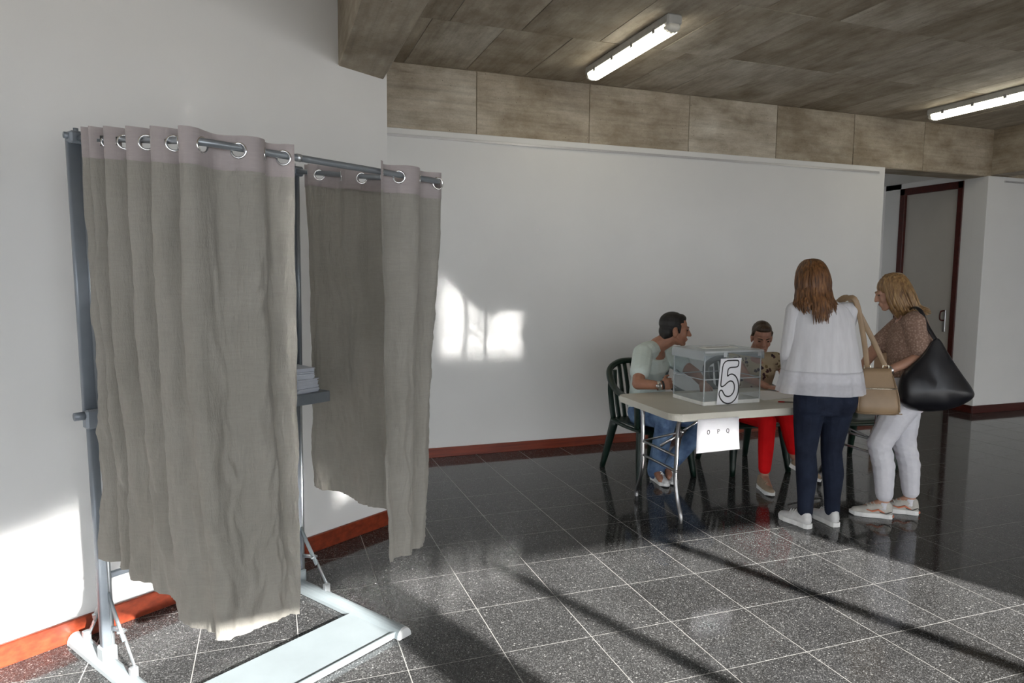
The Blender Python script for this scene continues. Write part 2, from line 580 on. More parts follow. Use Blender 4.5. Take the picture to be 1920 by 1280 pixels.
for x, w in ((on_front(0.50, 0.15), 0.075), (on_front(1.62, 0.0), 0.085), (on_front(-0.24, 0.2), 0.30)):  # the widest is an added unseen blocker that casts the broad floor shadow
    box2('mullion', (x - w / 2, WIN_Y - 0.13, 0), (x + w / 2, WIN_Y - 0.07, WIN_Z1), MAT['frame_grey'], win)
def mat_added_diffuser():
    m = NT('added_diffuser_sheet')  # translucent sheet for the added light-diffusing panes
    tr = m.node('ShaderNodeBsdfTranslucent')
    n = m.noise(m.pos(), 2.0, 2)
    m.link(m.ramp(n, [(0.3, G(0.42)), (0.7, G(0.46))]), tr.inputs['Color'])
    m.link(tr.outputs[0], m.out.inputs['Surface'])
    return m.m
MAT['added_diffuser'] = mat_added_diffuser()
nb = 6
for i in range(nb):
    a = WIN_X0 + (WIN_X1 - WIN_X0) * i / nb; b = WIN_X0 + (WIN_X1 - WIN_X0) * (i + 1) / nb
    box2('added_diffuser_pane', (a + 0.02, WIN_Y - 0.10, 0.0), (b - 0.02, WIN_Y - 0.095, WIN_Z0), MAT['added_diffuser'], win)  # unseen pane added to hold back hard sun and give soft light
for i in range(4):
    a = WIN_X1 + 0.2 + 1.25 * i
    box2('added_diffuser_pane', (a, WIN_Y - 0.10, 0.0), (a + 1.21, WIN_Y - 0.095, WIN_Z1), MAT['added_diffuser'], win)  # unseen pane added to brighten the right side with soft light
    box2('mullion', (a + 1.21, WIN_Y - 0.13, 0), (a + 1.25, WIN_Y - 0.07, WIN_Z1), MAT['frame_grey'], win)
box2('window_transom', (WIN_X0, WIN_Y - 0.12, WIN_Z0 - 0.02), (WIN_X1, WIN_Y - 0.08, WIN_Z0 + 0.02), MAT['frame_grey'], win)
ground = box2('ground_outside', (-40, -60, -0.4), (40, WIN_Y - 0.2, -0.15), simple('paved_ground', (0.33, 0.31, 0.28), 0.8, var=0.2, vscale=1.0))
tag(ground, kind='structure')
# ------------------------------------------------------------------ fluorescent luminaires
def mat_emit(name, col, s):
    m = NT(name)
    m.base((0.9, 0.9, 0.88, 1))
    n = m.noise(m.mapping(m.obj(), (1, 1, 1)), 3.0, 1)
    m.link(m.ramp(n, [(0.2, tuple(c * 0.94 for c in col[:3]) + (1,)), (0.8, col)]), m.b.inputs['Emission Color'])
    m.b.inputs['Emission Strength'].default_value = s
    m.set(Roughness=0.3)
    return m.m
MAT['tube_glow'] = mat_emit('lit_diffuser', (1.0, 0.93, 0.74, 1), 7.0)
MAT['housing'] = simple('luminaire_housing', (0.42, 0.42, 0.40), 0.5)
MAT['clip'] = simple('luminaire_clip', (0.25, 0.25, 0.25), 0.4)
MAT['clear_end'] = simple('diffuser_end_plastic', (0.75, 0.74, 0.68), 0.25)
def luminaire(x, y0, y1, label):
    t = empty('ceiling_light', (x, (y0 + y1) / 2, ZC), 0, label, 'ceiling light', 'fluorescent ceiling lights')
    L = y1 - y0
    box('housing', (0, 0, -0.035), (0.115, L, 0.07), MAT['housing'], t, bevel=0.012)
    bm = bmesh.new()
    prof = [(-0.054, -0.05), (-0.056, -0.075), (-0.046, -0.103), (-0.02, -0.114), (0.02, -0.114), (0.046, -0.103), (0.056, -0.075), (0.054, -0.05)]
    a = [bm.verts.new((p[0], -L / 2 + 0.05, p[1])) for p in prof]
    b = [bm.verts.new((p[0], L / 2 - 0.05, p[1])) for p in prof]
    for i in range(len(prof) - 1):
        bm.faces.new((a[i], a[i + 1], b[i + 1], b[i]))
    bm.faces.new(a); bm.faces.new(list(reversed(b))); bm.faces.new((a[0], b[0], b[-1], a[-1]))
    from_bm('diffuser', bm, MAT['tube_glow'], t)
    for s in (-1, 1):
        bm = bmesh.new()
        add_loft(bm, [(0, s * (L / 2 - 0.051), -0.08), (0, s * (L / 2 - 0.015), -0.08), (0, s * (L / 2 - 0.001), -0.075)], [0.035, 0.03, 0.02], [0.057, 0.05, 0.035], 12)
        from_bm('end_cap', bm, MAT['clear_end'], t, smooth=True)
        for q in (-0.36, -0.12, 0.12, 0.36):
            box('clip', (s * 0.0585, q * L, -0.062), (0.008, 0.03, 0.035), MAT['clip'], t, bevel=0.002)
    return t
luminaire(1.655, 1.46, 2.70, 'long fluorescent ceiling light above the man seated at the table')
luminaire(5.46, 1.45, 2.72, 'long fluorescent ceiling light near the doorway, cut off by the frame edge')
# ------------------------------------------------------------------ folding table
TBL = Vector((1.37, 0.905, 0)); TROT = math.radians(-1.5); TL, TW, TZ = 1.83, 0.76, 0.74
MAT['table_top'] = simple('table_plastic', (0.62, 0.60, 0.52), 0.42, var=0.04, vscale=6, bump=0.12, bscale=400)
MAT['chrome'] = simple('grey_steel_tube', (0.36, 0.36, 0.365), 0.3, 1.0, var=0.08, vscale=9)
MAT['black_rubber'] = simple('black_rubber', (0.015, 0.015, 0.016), 0.6)
table = empty('folding_table', TBL, TROT, 'white plastic folding table with grey tubular legs and rounded corners', 'table')
def rounded_rect(x0, y0, x1, y1, r, n=6):
    out = []
    for cx, cy, a0 in ((x1 - r, y0 + r, -90), (x1 - r, y1 - r, 0), (x0 + r, y1 - r, 90), (x0 + r, y0 + r, 180)):
        for k in range(n + 1):
            a = math.radians(a0 + 90 * k / n)
            out.append((cx + r * math.cos(a), cy + r * math.sin(a)))
    return out
def slab(name, outline, z0, z1, mat, parent, bevel=0.006):
    bm = bmesh.new()
    lo = [bm.verts.new((a, b, z0)) for a, b in outline]
    hi = [bm.verts.new((a, b, z1)) for a, b in outline]
    n = len(outline)
    f1 = bm.faces.new(lo); f2 = bm.faces.new(list(reversed(hi)))
    for i in range(n):
        bm.faces.new((lo[i], lo[(i + 1) % n], hi[(i + 1) % n], hi[i]))
    es = [e for e in bm.edges if abs(e.verts[0].co.z - e.verts[1].co.z) < 1e-6]
    if bevel:
        bmesh.ops.bevel(bm, geom=es, offset=bevel, segments=2, affect='EDGES')
    return from_bm(name, bm, mat, parent)
slab('tabletop', rounded_rect(0, 0, TL, TW, 0.06), TZ - 0.042, TZ, MAT['table_top'], table, 0.008)
slab('underframe', rounded_rect(0.09, 0.07, TL - 0.09, TW - 0.07, 0.02), TZ - 0.064, TZ - 0.040, MAT['table_top'], table, 0.004)
def leg_set(xc, s):
    """one folding leg frame: two bowed tubes, cross bars and a locking brace"""
    yn, yf = 0.10, 0.64
    for k, (y, dy) in enumerate(((yn, -0.055), (yf, 0.055))):
        ym = y + (0.055 if k == 0 else -0.055)
        pts = bezier_pts([(xc, y + (0.02 if k == 0 else -0.02), TZ - 0.05), (xc, ym - 0.01 * (1 if k == 0 else -1), 0.62), (xc, ym, 0.42), (xc, ym + (0.006 if k == 0 else -0.006), 0.30), (xc, y + (0.03 if k == 0 else -0.03), 0.17), (xc, y - (0.012 if k == 0 else -0.012), 0.08), (xc, y - (0.012 if k == 0 else -0.012), 0.03)], 7)
        lg = tube('leg', pts, 0.0135, MAT['chrome'], table, 14)
        bm = bmesh.new()
        add_loft(bm, [(xc, pts[-1].y, 0.001), (xc, pts[-1].y, 0.034)], 0.0158, seg=14)
        from_bm('rubber_foot', bm, MAT['black_rubber'], lg, smooth=False)
    tube('cross_bar', [(xc, yn + 0.045, 0.345), (xc, yf - 0.045, 0.345)], 0.009, MAT['chrome'], table)
    tube('cross_bar', [(xc, yn + 0.055, 0.44), (xc, yf - 0.055, 0.44)], 0.009, MAT['chrome'], table)
    br = tube('folding_brace', [(xc + s * 0.01, (yn + yf) / 2, 0.455), (xc + s * 0.20, (yn + yf) / 2, 0.55)], 0.011, MAT['chrome'], table, rb=0.006)
    tube('folding_brace', [(xc + s * 0.16, (yn + yf) / 2, 0.535), (xc + s * 0.42, (yn + yf) / 2, 0.675)], 0.008, MAT['chrome'], table)
    tube('brace_lock', [(xc + s * 0.165, (yn + yf) / 2 - 0.022, 0.542), (xc + s * 0.165, (yn + yf) / 2 + 0.022, 0.542)], 0.014, MAT['chrome'], br)
    for y in (yn + 0.055, yf - 0.055):
        tube('brace_arm', [(xc, y, 0.44), (xc + s * 0.17, (yn + yf) / 2, 0.54)], 0.007, MAT['chrome'], table)
leg_set(0.125, 1)
leg_set(TL - 0.125, -1)
# ------------------------------------------------------------------ voting booth (frame in wall coordinates: x along the wall, -y out of it)
def perlin2(x, y, seed=0):
    """gradient noise on arrays, about -1..1"""
    r = np.random.default_rng(seed)
    perm = r.permutation(512)
    ang = r.uniform(0, 2 * np.pi, 512)
    xi = np.floor(x).astype(int); yi = np.floor(y).astype(int)
    xf = x - xi; yf = y - yi
    def grad(ix, iy, dx, dy):
        h = perm[(perm[ix % 512] + iy) % 512]
        a = ang[h]
        return np.cos(a) * dx + np.sin(a) * dy
    u = xf ** 3 * (xf * (xf * 6 - 15) + 10); v = yf ** 3 * (yf * (yf * 6 - 15) + 10)
    n00 = grad(xi, yi, xf, yf); n10 = grad(xi + 1, yi, xf - 1, yf)
    n01 = grad(xi, yi + 1, xf, yf - 1); n11 = grad(xi + 1, yi + 1, xf - 1, yf - 1)
    return 1.5 * ((n00 * (1 - u) + n10 * u) * (1 - v) + (n01 * (1 - u) + n11 * u) * v)

MAT['booth_paint'] = simple('grey_painted_steel', (0.235, 0.265, 0.30), 0.38, 0.35, var=0.06, vscale=12, bump=0.05, bscale=300)
MAT['booth_tube'] = simple('grey_rod_steel', (0.30, 0.33, 0.36), 0.30, 0.55, var=0.06, vscale=12)
MAT['booth_light'] = simple('pale_blue_painted_steel', (0.31, 0.36, 0.38), 0.45, 0.1, var=0.05, vscale=7)
MAT['booth_zinc'] = simple('zinc_plated_bracket', (0.55, 0.58, 0.60), 0.35, 0.8, var=0.1, vscale=15)
MAT['white_plastic'] = simple('white_plastic_cap', (0.78, 0.80, 0.80), 0.4)

booth = empty('voting_booth', EDGE, WANG, 'grey steel voting booth frame with a curtain rail, shelf and floor plate', 'voting booth')
UA, UR, VA, VR = -1.785, -0.893, 0.325, 0.31
def post(u, v, lean):
    top = 2.035
    # lower telescoped tube, upper flat channel with a round tube beside it
    lo = tube('lower_post', [(u, -v, 0.03), (u + lean * 0.5, -v, 1.02)], 0.017, MAT['booth_paint'], booth, 16, rb=0.021, power=5, up=(0, 1, 0))
    tube('post_ridge', [(u + 0.017, -v - 0.012, 0.05), (u + 0.017 + lean * 0.5, -v - 0.012, 1.0)], 0.009, MAT['booth_zinc'], lo, 10)
    up = tube('upper_post', [(u + lean * 0.49 - 0.004, -v + 0.004, 0.98), (u + lean - 0.004, -v + 0.004, top)], 0.012, MAT['booth_paint'], booth, 16, rb=0.025, power=6, up=(0, 1, 0))
    tube('post_ridge', [(u + lean * 0.49 + 0.022, -v - 0.008, 0.99), (u + lean + 0.022, -v - 0.008, top - 0.01)], 0.010, MAT['booth_tube'], up, 12)
    jb = box('joint_bracket', (u + lean * 0.5 + 0.004, -v - 0.008, 1.0), (0.07, 0.045, 0.075), MAT['booth_paint'], booth, bevel=0.008)
    tube('joint_bolt', [(u + lean * 0.5 + 0.03, -v - 0.038, 1.0), (u + lean * 0.5 + 0.03, -v - 0.02, 1.0)], 0.012, MAT['booth_zinc'], jb, 10)
    tube('joint_knob', [(u + lean * 0.5 - 0.065, -v - 0.01, 1.015), (u + lean * 0.5 - 0.03, -v - 0.01, 1.015)], 0.016, MAT['booth_paint'], jb, 10)
    # head clamp holding the rail
    hc = box('rail_clamp', (u + lean + 0.006, -v - 0.012, top + 0.005), (0.07, 0.055, 0.045), MAT['booth_paint'], booth, bevel=0.008)
    tube('clamp_screw', [(u + lean - 0.04, -v - 0.012, top + 0.01), (u + lean - 0.02, -v - 0.012, top + 0.01)], 0.012, MAT['booth_paint'], hc, 10)
    tube('clamp_screw', [(u + lean + 0.0, -v - 0.012, top + 0.02), (u + lean + 0.0, -v - 0.012, top + 0.04)], 0.009, MAT['booth_paint'], hc, 10)
post(UA, VA, -0.025)
post(UR, VR, 0.012)

def base_rail(u, v0, v1):
    bm = bmesh.new()
    prof = [(0.036 * math.cos(a), 0.004 + 0.042 * math.sin(a)) for a in [math.pi * k / 10 for k in range(11)]]
    prof = [(-0.036, 0.002)] + list(reversed(prof)) + [(0.036, 0.002)]
    a = [bm.verts.new((u + p[0], -v0, p[1])) for p in prof]
    b = [bm.verts.new((u + p[0], -v1, p[1])) for p in prof]
    n = len(prof)
    for i in range(n):
        bm.faces.new((a[i], a[(i + 1) % n], b[(i + 1) % n], b[i]))
    bm.faces.new(a); bm.faces.new(b)
    r = from_bm('base_rail', bm, MAT['booth_light'], booth)
    for v, s in ((v0, 1), (v1, -1)):
        bm = bmesh.new()
        a = [bm.verts.new((u + p[0] * 1.02, -v, p[1])) for p in prof]
        b = [bm.verts.new((u + p[0] * 0.95, -v + s * 0.012, p[1] * 0.96)) for p in prof]
        for i in range(n):
            bm.faces.new((a[i], a[(i + 1) % n], b[(i + 1) % n], b[i]))
        bm.faces.new(a); bm.faces.new(b)
        from_bm('end_cap', bm, MAT['white_plastic'], r)
    return r
base_rail(UA - 0.005, 0.035, 1.075)
base_rail(UR - 0.01, 0.035, 1.075)

def brace(u, v, s, k):
    """hinged strut between post and rail"""
    a = Vector((u + 0.008 * k, -v - s * 0.012, 0.30)); b = Vector((u + 0.008 * k, -v - s * 0.215, 0.055))
    mid = a.lerp(b, 0.5)
    t1 = tube('brace', [a, a.lerp(b, 0.62)], 0.013, MAT['booth_light'], booth, 8, rb=0.004, power=5)
    tube('brace', [a.lerp(b, 0.55) + Vector((0.006, 0, 0)), b + Vector((0.006, 0, 0))], 0.009, MAT['booth_zinc'], booth, 8, rb=0.003, power=5)
    tube('brace_link', [(u + 0.012 * k, -v, 0.155), mid + Vector((0.012 * k, 0, 0))], 0.010, MAT['booth_zinc'], booth, 8, rb=0.003, power=5)
    tube('hinge_pin', [mid + Vector((-0.014, 0, 0)), mid + Vector((0.02, 0, 0))], 0.006, MAT['booth_zinc'], t1, 8)
    box('brace_foot', (u + 0.006, b.y, 0.052), (0.03, 0.022, 0.045), MAT['booth_zinc'], booth, bevel=0.003)
for u, v in ((UA, VA), (UR, VR)):
    brace(u, v, 1, 1)
    brace(u, v, -1, 1)
    box('post_socket', (u, -v, 0.055), (0.055, 0.06, 0.07), MAT['booth_light'], booth, bevel=0.006)

# floor plate between the rails
fp = box('floor_plate', ((UA + UR) / 2, -0.905, 0.012), (UR - UA - 0.06, 0.30, 0.016), MAT['booth_light'], booth, bevel=0.003)
box('plate_lip', ((UA + UR) / 2, -1.052, 0.016), (UR - UA - 0.06, 0.012, 0.026), MAT['booth_light'], fp, bevel=0.002)
# cross bar and shelf
tube('cross_bar', [(UA - 0.015, -VA + 0.02, 0.985), (UR + 0.006, -VR + 0.02, 0.985)], 0.015, MAT['booth_paint'], booth, 12, power=4)
tube('cross_bar', [(UA - 0.004, -VA + 0.02, 0.36), (UR + 0.0, -VR + 0.02, 0.36)], 0.012, MAT['booth_paint'], booth, 12, power=4)
sh = box('shelf', ((UA + UR) / 2 + 0.002, -0.455, 1.015), (UR - UA - 0.05, 0.30, 0.016), MAT['booth_paint'], booth, bevel=0.003)
box('shelf_lip', ((UA + UR) / 2 + 0.002, -0.603, 1.0), (UR - UA - 0.05, 0.012, 0.048), MAT['booth_paint'], sh, bevel=0.002)
box('shelf_end', (UR - 0.022, -0.455, 1.0), (0.012, 0.30, 0.048), MAT['booth_paint'], sh, bevel=0.002)
box('shelf_end', (UA + 0.028, -0.455, 1.0), (0.012, 0.30, 0.048), MAT['booth_paint'], sh, bevel=0.002)

# U shaped curtain rail, sagging a little towards the front
ROD = [Vector((UA - 0.022, -VA - 0.015, 2.04)), Vector((-1.802, -1.178, 1.936)), Vector((-0.742, -1.165, 1.938)), Vector((UR + 0.012, -VR - 0.015, 2.04))]
def rounded_path(c, r, n=8):
    out = [c[0]]
    for i in range(1, len(c) - 1):
        a = (c[i - 1] - c[i]).normalized(); b = (c[i + 1] - c[i]).normalized()
        p, q = c[i] + a * r, c[i] + b * r
        for k in range(n + 1):
            t = k / n
            out.append(p * (1 - t) ** 2 + c[i] * 2 * t * (1 - t) + q * t ** 2)
    out.append(c[-1])
    return out
rod_pts = rounded_path(ROD, 0.07)
tube('curtain_rail', rod_pts, 0.0115, MAT['booth_tube'], booth, 14)
tube('rail_stop', [(-1.462, -1.177, 1.936), (-1.448, -1.177, 1.936)], 0.0135, MAT['booth_zinc'], booth, 12)

# arc length table of the rail
_ra = np.array([tuple(p) for p in rod_pts])
_seg = np.linalg.norm(np.diff(_ra, axis=0), axis=1)
_rs = np.concatenate([[0], np.cumsum(_seg)])
def rod_at(s):
    return np.stack([np.interp(s, _rs, _ra[:, k]) for k in range(3)], -1)
def rod_s(uq, vq):
    d = [(np.hypot(*(rod_at(np.array([x]))[0][:2] - np.array([uq, -vq]))), x) for x in np.linspace(0, _rs[-1], 1200)]
    return min(d)[1]

def mat_fabric(name, col, col2, bump=0.6, trans=0.3):
    m = NT(name)
    p = m.obj()
    weave = m.noise(m.mapping(p, (260, 260, 30)), 1.0, 2)
    slub = m.noise(m.mapping(p, (20, 20, 160)), 1.0, 3, 0.7)
    cloud = m.noise(p, 3.0, 3)
    c = m.ramp(cloud, [(0.3, col), (0.7, col2)])
    c = m.mix(1.0, c, m.ramp(slub, [(0.3, G(0.95)), (0.7, G(1.04))]), 'MULTIPLY')
    m.base(c)
    m.set(Roughness=0.85)
    m.b.inputs['Specular IOR Level'].default_value = 0.15
    m.b.inputs['Sheen Weight'].default_value = 0.15
    crease = m.noise(m.mapping(p, (38, 38, 9)), 1.0, 5, 0.62)
    crease2 = m.noise(m.mapping(p, (60, 60, 45)), 1.0, 4, 0.6)
    b1 = m.bump(crease, bump, 0.012)
    b2 = m.bump(crease2, bump * 0.5, 0.006, b1)
    b3 = m.bump(weave, 0.05, 0.0015, b2)
    tr = m.node('ShaderNodeBsdfTranslucent')
    m.link(c, tr.inputs['Color']); m.link(b2, tr.inputs['Normal'])
    mx = m.node('ShaderNodeMixShader')
    mx.inputs[0].default_value = trans
    m.link(m.b.outputs[0], mx.inputs[1]); m.link(tr.outputs[0], mx.inputs[2])
    m.link(mx.outputs[0], m.out.inputs['Surface'])
    return m.m
MAT['curtain'] = mat_fabric('grey_beige_curtain_cloth', srgb(158, 155, 147), srgb(170, 167, 159))
MAT['curtain_head'] = mat_fabric('lilac_grey_heading_tape', srgb(163, 155, 155), srgb(172, 164, 163), 0.12, 0.1)
MAT['ring'] = simple('chrome_eyelet', (0.82, 0.82, 0.82), 0.15, 1.0, var=0.05)

def make_curtain(label, s0, s1, eyelets, first_sign, amps, length, drift, seed, out_sign):
    """cloth hung on the rail between arc lengths s0..s1; eyelets = arc lengths of the rings"""
    root = empty('curtain', EDGE, WANG, label, 'curtain', 'voting booth curtains')
    ey = np.array(eyelets)
    knots = np.concatenate([[s0], ey, [s1]])
    # fabric parameter: dense along s
    ns = int((s1 - s0) / 0.0036)
    s = np.linspace(s0, s1, ns)
    k = np.clip(np.searchsorted(knots, s, side='right') - 1, 0, len(knots) - 2)
    t = (s - knots[k]) / (knots[k + 1] - knots[k])
    sign = np.where(k % 2 == 0, 1, -1) * first_sign
    am = np.array(amps)[k]
    endfac = np.where((k == 0) | (k == len(knots) - 2), 1.0, 1.0)
    shape = np.where(k == 0, np.sin(np.pi / 2 * (1 - t)), np.where(k == len(knots) - 2, np.sin(np.pi / 2 * t), np.sin(np.pi * t)))
    shape = np.sign(shape) * np.abs(shape) ** 0.75
    wave = sign * am * shape * endfac
    p0 = rod_at(s)
    ds = 1e-3
    tan = rod_at(np.clip(s + ds, 0, _rs[-1])) - rod_at(np.clip(s - ds, 0, _rs[-1]))
    # soften the turn at the corners
    ker = np.ones(25) / 25
    tx = np.convolve(np.pad(tan[:, 0], 12, 'edge'), ker, 'valid'); ty = np.convolve(np.pad(tan[:, 1], 12, 'edge'), ker, 'valid')
    l = np.hypot(tx, ty); tx /= l; ty /= l
    nx, ny = ty * out_sign, -tx * out_sign      # horizontal normal, pointing out of the booth
    head_top, head_bot = 0.036, -0.066
    def surface(zz, fade_wr):
        S, Z = np.meshgrid(s, zz, indexing='ij')
        depth = np.clip((head_bot - Z) / length, 0, 1)
        arc = np.interp(s, s, s)[:, None]
        wv = wave[:, None]
        # folds loosen and wander on the way down
        wander = 0.05 * perlin2(S * 2.0 + 5, depth * 1.6 + 2, seed) * depth
        idx = np.clip((S + wander - s0) / (s1 - s0) * (ns - 1), 0, ns - 1)
        wv = np.interp(idx.ravel(), np.arange(ns), wave).reshape(S.shape)
        soft = np.convolve(np.pad(wave, 30, 'edge'), np.ones(61) / 61, 'valid')
        wsoft = np.interp(idx.ravel(), np.arange(ns), soft).reshape(S.shape)
        low = 0.045 * perlin2(S * 4.6 + 11, depth * 0.9 + 7, seed + 1)
        mixd = np.clip(depth * 0.95, 0, 1)
        mixd = mixd * mixd * (3 - 2 * mixd)
        off = wv * (1 - 0.6 * mixd) + (wsoft * 0.4 + low * 0.8) * mixd
        # creases: long vertical ones, then crumples
        f = np.clip(depth * 6, 0, 1) * fade_wr
        r1 = 1 - np.abs(perlin2(S * 13 + 0.6 * perlin2(S * 5, depth * 6, seed + 9), depth * 3.2, seed + 2)) * 2
        r2 = 1 - np.abs(perlin2(S * 26 + 0.9 * perlin2(S * 9, depth * 11, seed + 8), depth * 8.0, seed + 3)) * 2
        r3 = 1 - np.abs(perlin2(S * 34 + depth * 9, depth * 30, seed + 4)) * 2
        off = off + f * (0.0095 * r1 + 0.0055 * r2 * (0.5 + depth) + 0.0015 * r3 * (0.4 + 1.0 * depth))
        X = p0[:, 0][:, None] + nx[:, None] * off
        Y = p0[:, 1][:, None] + ny[:, None] * off
        dx, dy = drift(S, depth)
        wob = 0.006 * perlin2(S * 3 + 3, depth * 5 + 1, seed + 6) * depth
        X = X + dx + wob; Y = Y + dy
        hem = 0.012 * perlin2(S * 5.5, S * 0 + 0.5, seed + 7) * np.clip(depth * 1.02, 0, 1) ** 6
        ZZ = p0[:, 2][:, None] + Z + hem
        return np.stack([X, Y, ZZ], -1)
    def grid_mesh(name, P, hole, mat, parent):
        a, b = P.shape[:2]
        v = P.reshape(-1, 3)
        i, j = np.meshgrid(np.arange(a - 1), np.arange(b - 1), indexing='ij')
        q = np.stack([i * b + j, (i + 1) * b + j, (i + 1) * b + j + 1, i * b + j + 1], -1).reshape(-1, 4)
        if hole is not None:
            q = q[~hole.reshape(-1)]
        me = bpy.data.meshes.new(name)
        me.vertices.add(len(v)); me.vertices.foreach_set('co', v.astype(np.float32).ravel())
        me.loops.add(q.size); me.loops.foreach_set('vertex_index', q.astype(np.int32).ravel())
        me.polygons.add(len(q))
        me.polygons.foreach_set('loop_start', np.arange(0, q.size, 4, dtype=np.int32))
        me.polygons.foreach_set('loop_total', np.full(len(q), 4, dtype=np.int32))
        me.update(calc_edges=True); me.validate()
        return link_mesh(name, me, mat, parent, True)
    # heading tape with ring holes
    zh = np.linspace(head_top, head_bot - 0.004, 28)
    PH = surface(zh, 0.0)
    arc = np.concatenate([[0], np.cumsum(np.linalg.norm(np.diff(PH[:, 14], axis=0), axis=1))])
    ea = np.interp(ey, s, arc)
    ca = 0.5 * (arc[1:] + arc[:-1]); cz = 0.5 * (zh[1:] + zh[:-1])
    RZ = -0.009
    hole = np.zeros((ns - 1, len(zh) - 1), bool)
    for e in ea:
        hole |= np.hypot(ca[:, None] - e, cz[None, :] - RZ) < 0.0205
    PH[:, :, 0] += (nx * 0.0012 )[:, None]; PH[:, :, 1] += (ny * 0.0012)[:, None]
    grid_mesh('heading_tape', PH, hole, MAT['curtain_head'], root)
    zc = np.concatenate([np.linspace(head_bot + 0.004, head_bot - 0.05, 8), np.linspace(head_bot - 0.06, head_bot - length, 175)])
    PC = surface(zc, 1.0)[::2]
    grid_mesh('cloth', PC, None, MAT['curtain'], root)
    # eyelets
    bm = bmesh.new()
    n1, n2 = 28, 8
    vs = [[bm.verts.new(((0.0225 + 0.0038 * math.cos(b)) * math.cos(a), (0.0225 + 0.0038 * math.cos(b)) * math.sin(a), 0.0026 * math.sin(b))) for b in [2 * math.pi * q / n2 for q in range(n2)]] for a in [2 * math.pi * q / n1 for q in range(n1)]]
    for a in range(n1):
        for b in range(n2):
            bm.faces.new((vs[a][b], vs[(a + 1) % n1][b], vs[(a + 1) % n1][(b + 1) % n2], vs[a][(b + 1) % n2]))
    bmesh.ops.recalc_face_normals(bm, faces=bm.faces)
    rme = bpy.data.meshes.new('eyelet'); bm.to_mesh(rme); bm.free()
    rme.materials.append(MAT['ring']); rme.polygons.foreach_set('use_smooth', [True] * len(rme.polygons))
    jz = int(np.argmin(np.abs(zh - RZ)))
    for e in ey:
        i = int(np.clip(np.searchsorted(s, e), 3, ns - 4))
        c = Vector(PH[i, jz]); tg = Vector(PH[i + 3, jz] - PH[i - 3, jz]).normalized()
        z = Vector((0, 0, 1)); nn = tg.cross(z).normalized()
        o = bpy.data.objects.new('eyelet', rme)
        COL.objects.link(o); o.parent = root
        o.matrix_local = Matrix(((tg.x, z.x, nn.x, c.x), (tg.y, z.y, nn.y, c.y), (tg.z, z.z, nn.z, p0[i][2] + RZ), (0, 0, 0, 1)))
    return root

S_FL = rod_s(-1.79, 1.17)
S_FR = rod_s(-0.75, 1.16)
# curtain hiding the entrance side, bunched along one arm of the rail and round the corner
eL = [0.15, 0.185, 0.235, 0.29, 0.37, 0.45, 0.535, 0.615, 0.70, 0.775] + [rod_s(-1.785, 1.175), rod_s(-1.673, 1.175), rod_s(-1.578, 1.175), rod_s(-1.512, 1.175)]
sL1 = rod_s(-1.482, 1.175)
make_curtain('long grey-beige curtain with eyelets, wrapped round the corner of the booth nearest the camera',
             0.115, sL1, eL, 1, [0.03] + [0.042] * 10 + [0.034, 0.03, 0.026, 0.02], 1.46,
             lambda S, d: (0.012 * d - 0.085 * d * np.clip((S - 1.0) / 0.2, 0, 1), -0.03 * d * np.clip((S - 0.5) / 0.4, 0, 1)), 21, 1)
# second curtain on the other arm, turned in at the front corner
sR0 = rod_s(-1.115, 1.17)
tot = float(_rs[-1])
eR = [rod_s(-1.085, 1.17), rod_s(-1.0, 1.17), rod_s(-0.885, 1.17), rod_s(-0.775, 1.165), S_FR + 0.16, S_FR + 0.29, S_FR + 0.42, S_FR + 0.55, S_FR + 0.68, tot - 0.09]
make_curtain('grey-beige eyelet curtain hanging on the far arm of the booth beside the ballot papers',
             sR0, tot - 0.045, eR, 1, [0.028, 0.03, 0.032, 0.032, 0.03, 0.026, 0.026, 0.026, 0.026, 0.026, 0.02], 1.45,
             lambda S, d: (0.03 * d - 0.15 * d * np.clip(1 - np.abs(S - S_FR) / 0.36, 0, 1), 0.0 * S), 45, 1)

# ballot paper bundles on the shelf
MAT['paper_blue'] = simple('bluish_paper', (0.62, 0.66, 0.74), 0.7, var=0.05, vscale=30)
def paper_bundle(u, v, z, w, d, h, rz, label, seed):
    r = random.Random(seed)
    t = empty('ballot_paper_stack', along_wall(u, v, z), WANG + rz, label, 'paper stack', 'ballot paper stacks on the booth shelf')
    n = 12
    for i in range(n):
        slab('paper_sheaf', rounded_rect(-w / 2 + r.uniform(-.004, .004), -d / 2 + r.uniform(-.004, .004), w / 2 + r.uniform(-.004, .006), d / 2 + r.uniform(-.004, .004), 0.002, 1), h * i / n + 0.0002, h * (i + 1) / n, MAT['paper_blue'], t, 0)
    return t
paper_bundle(-1.02, 0.50, 1.0235, 0.12, 0.17, 0.062, 0.1, 'stack of bluish ballot papers at the front edge of the booth shelf', 1)
paper_bundle(-1.03, 0.50, 1.0858, 0.12, 0.165, 0.05, -0.12, 'stack of bluish ballot papers lying on top of another stack', 2)
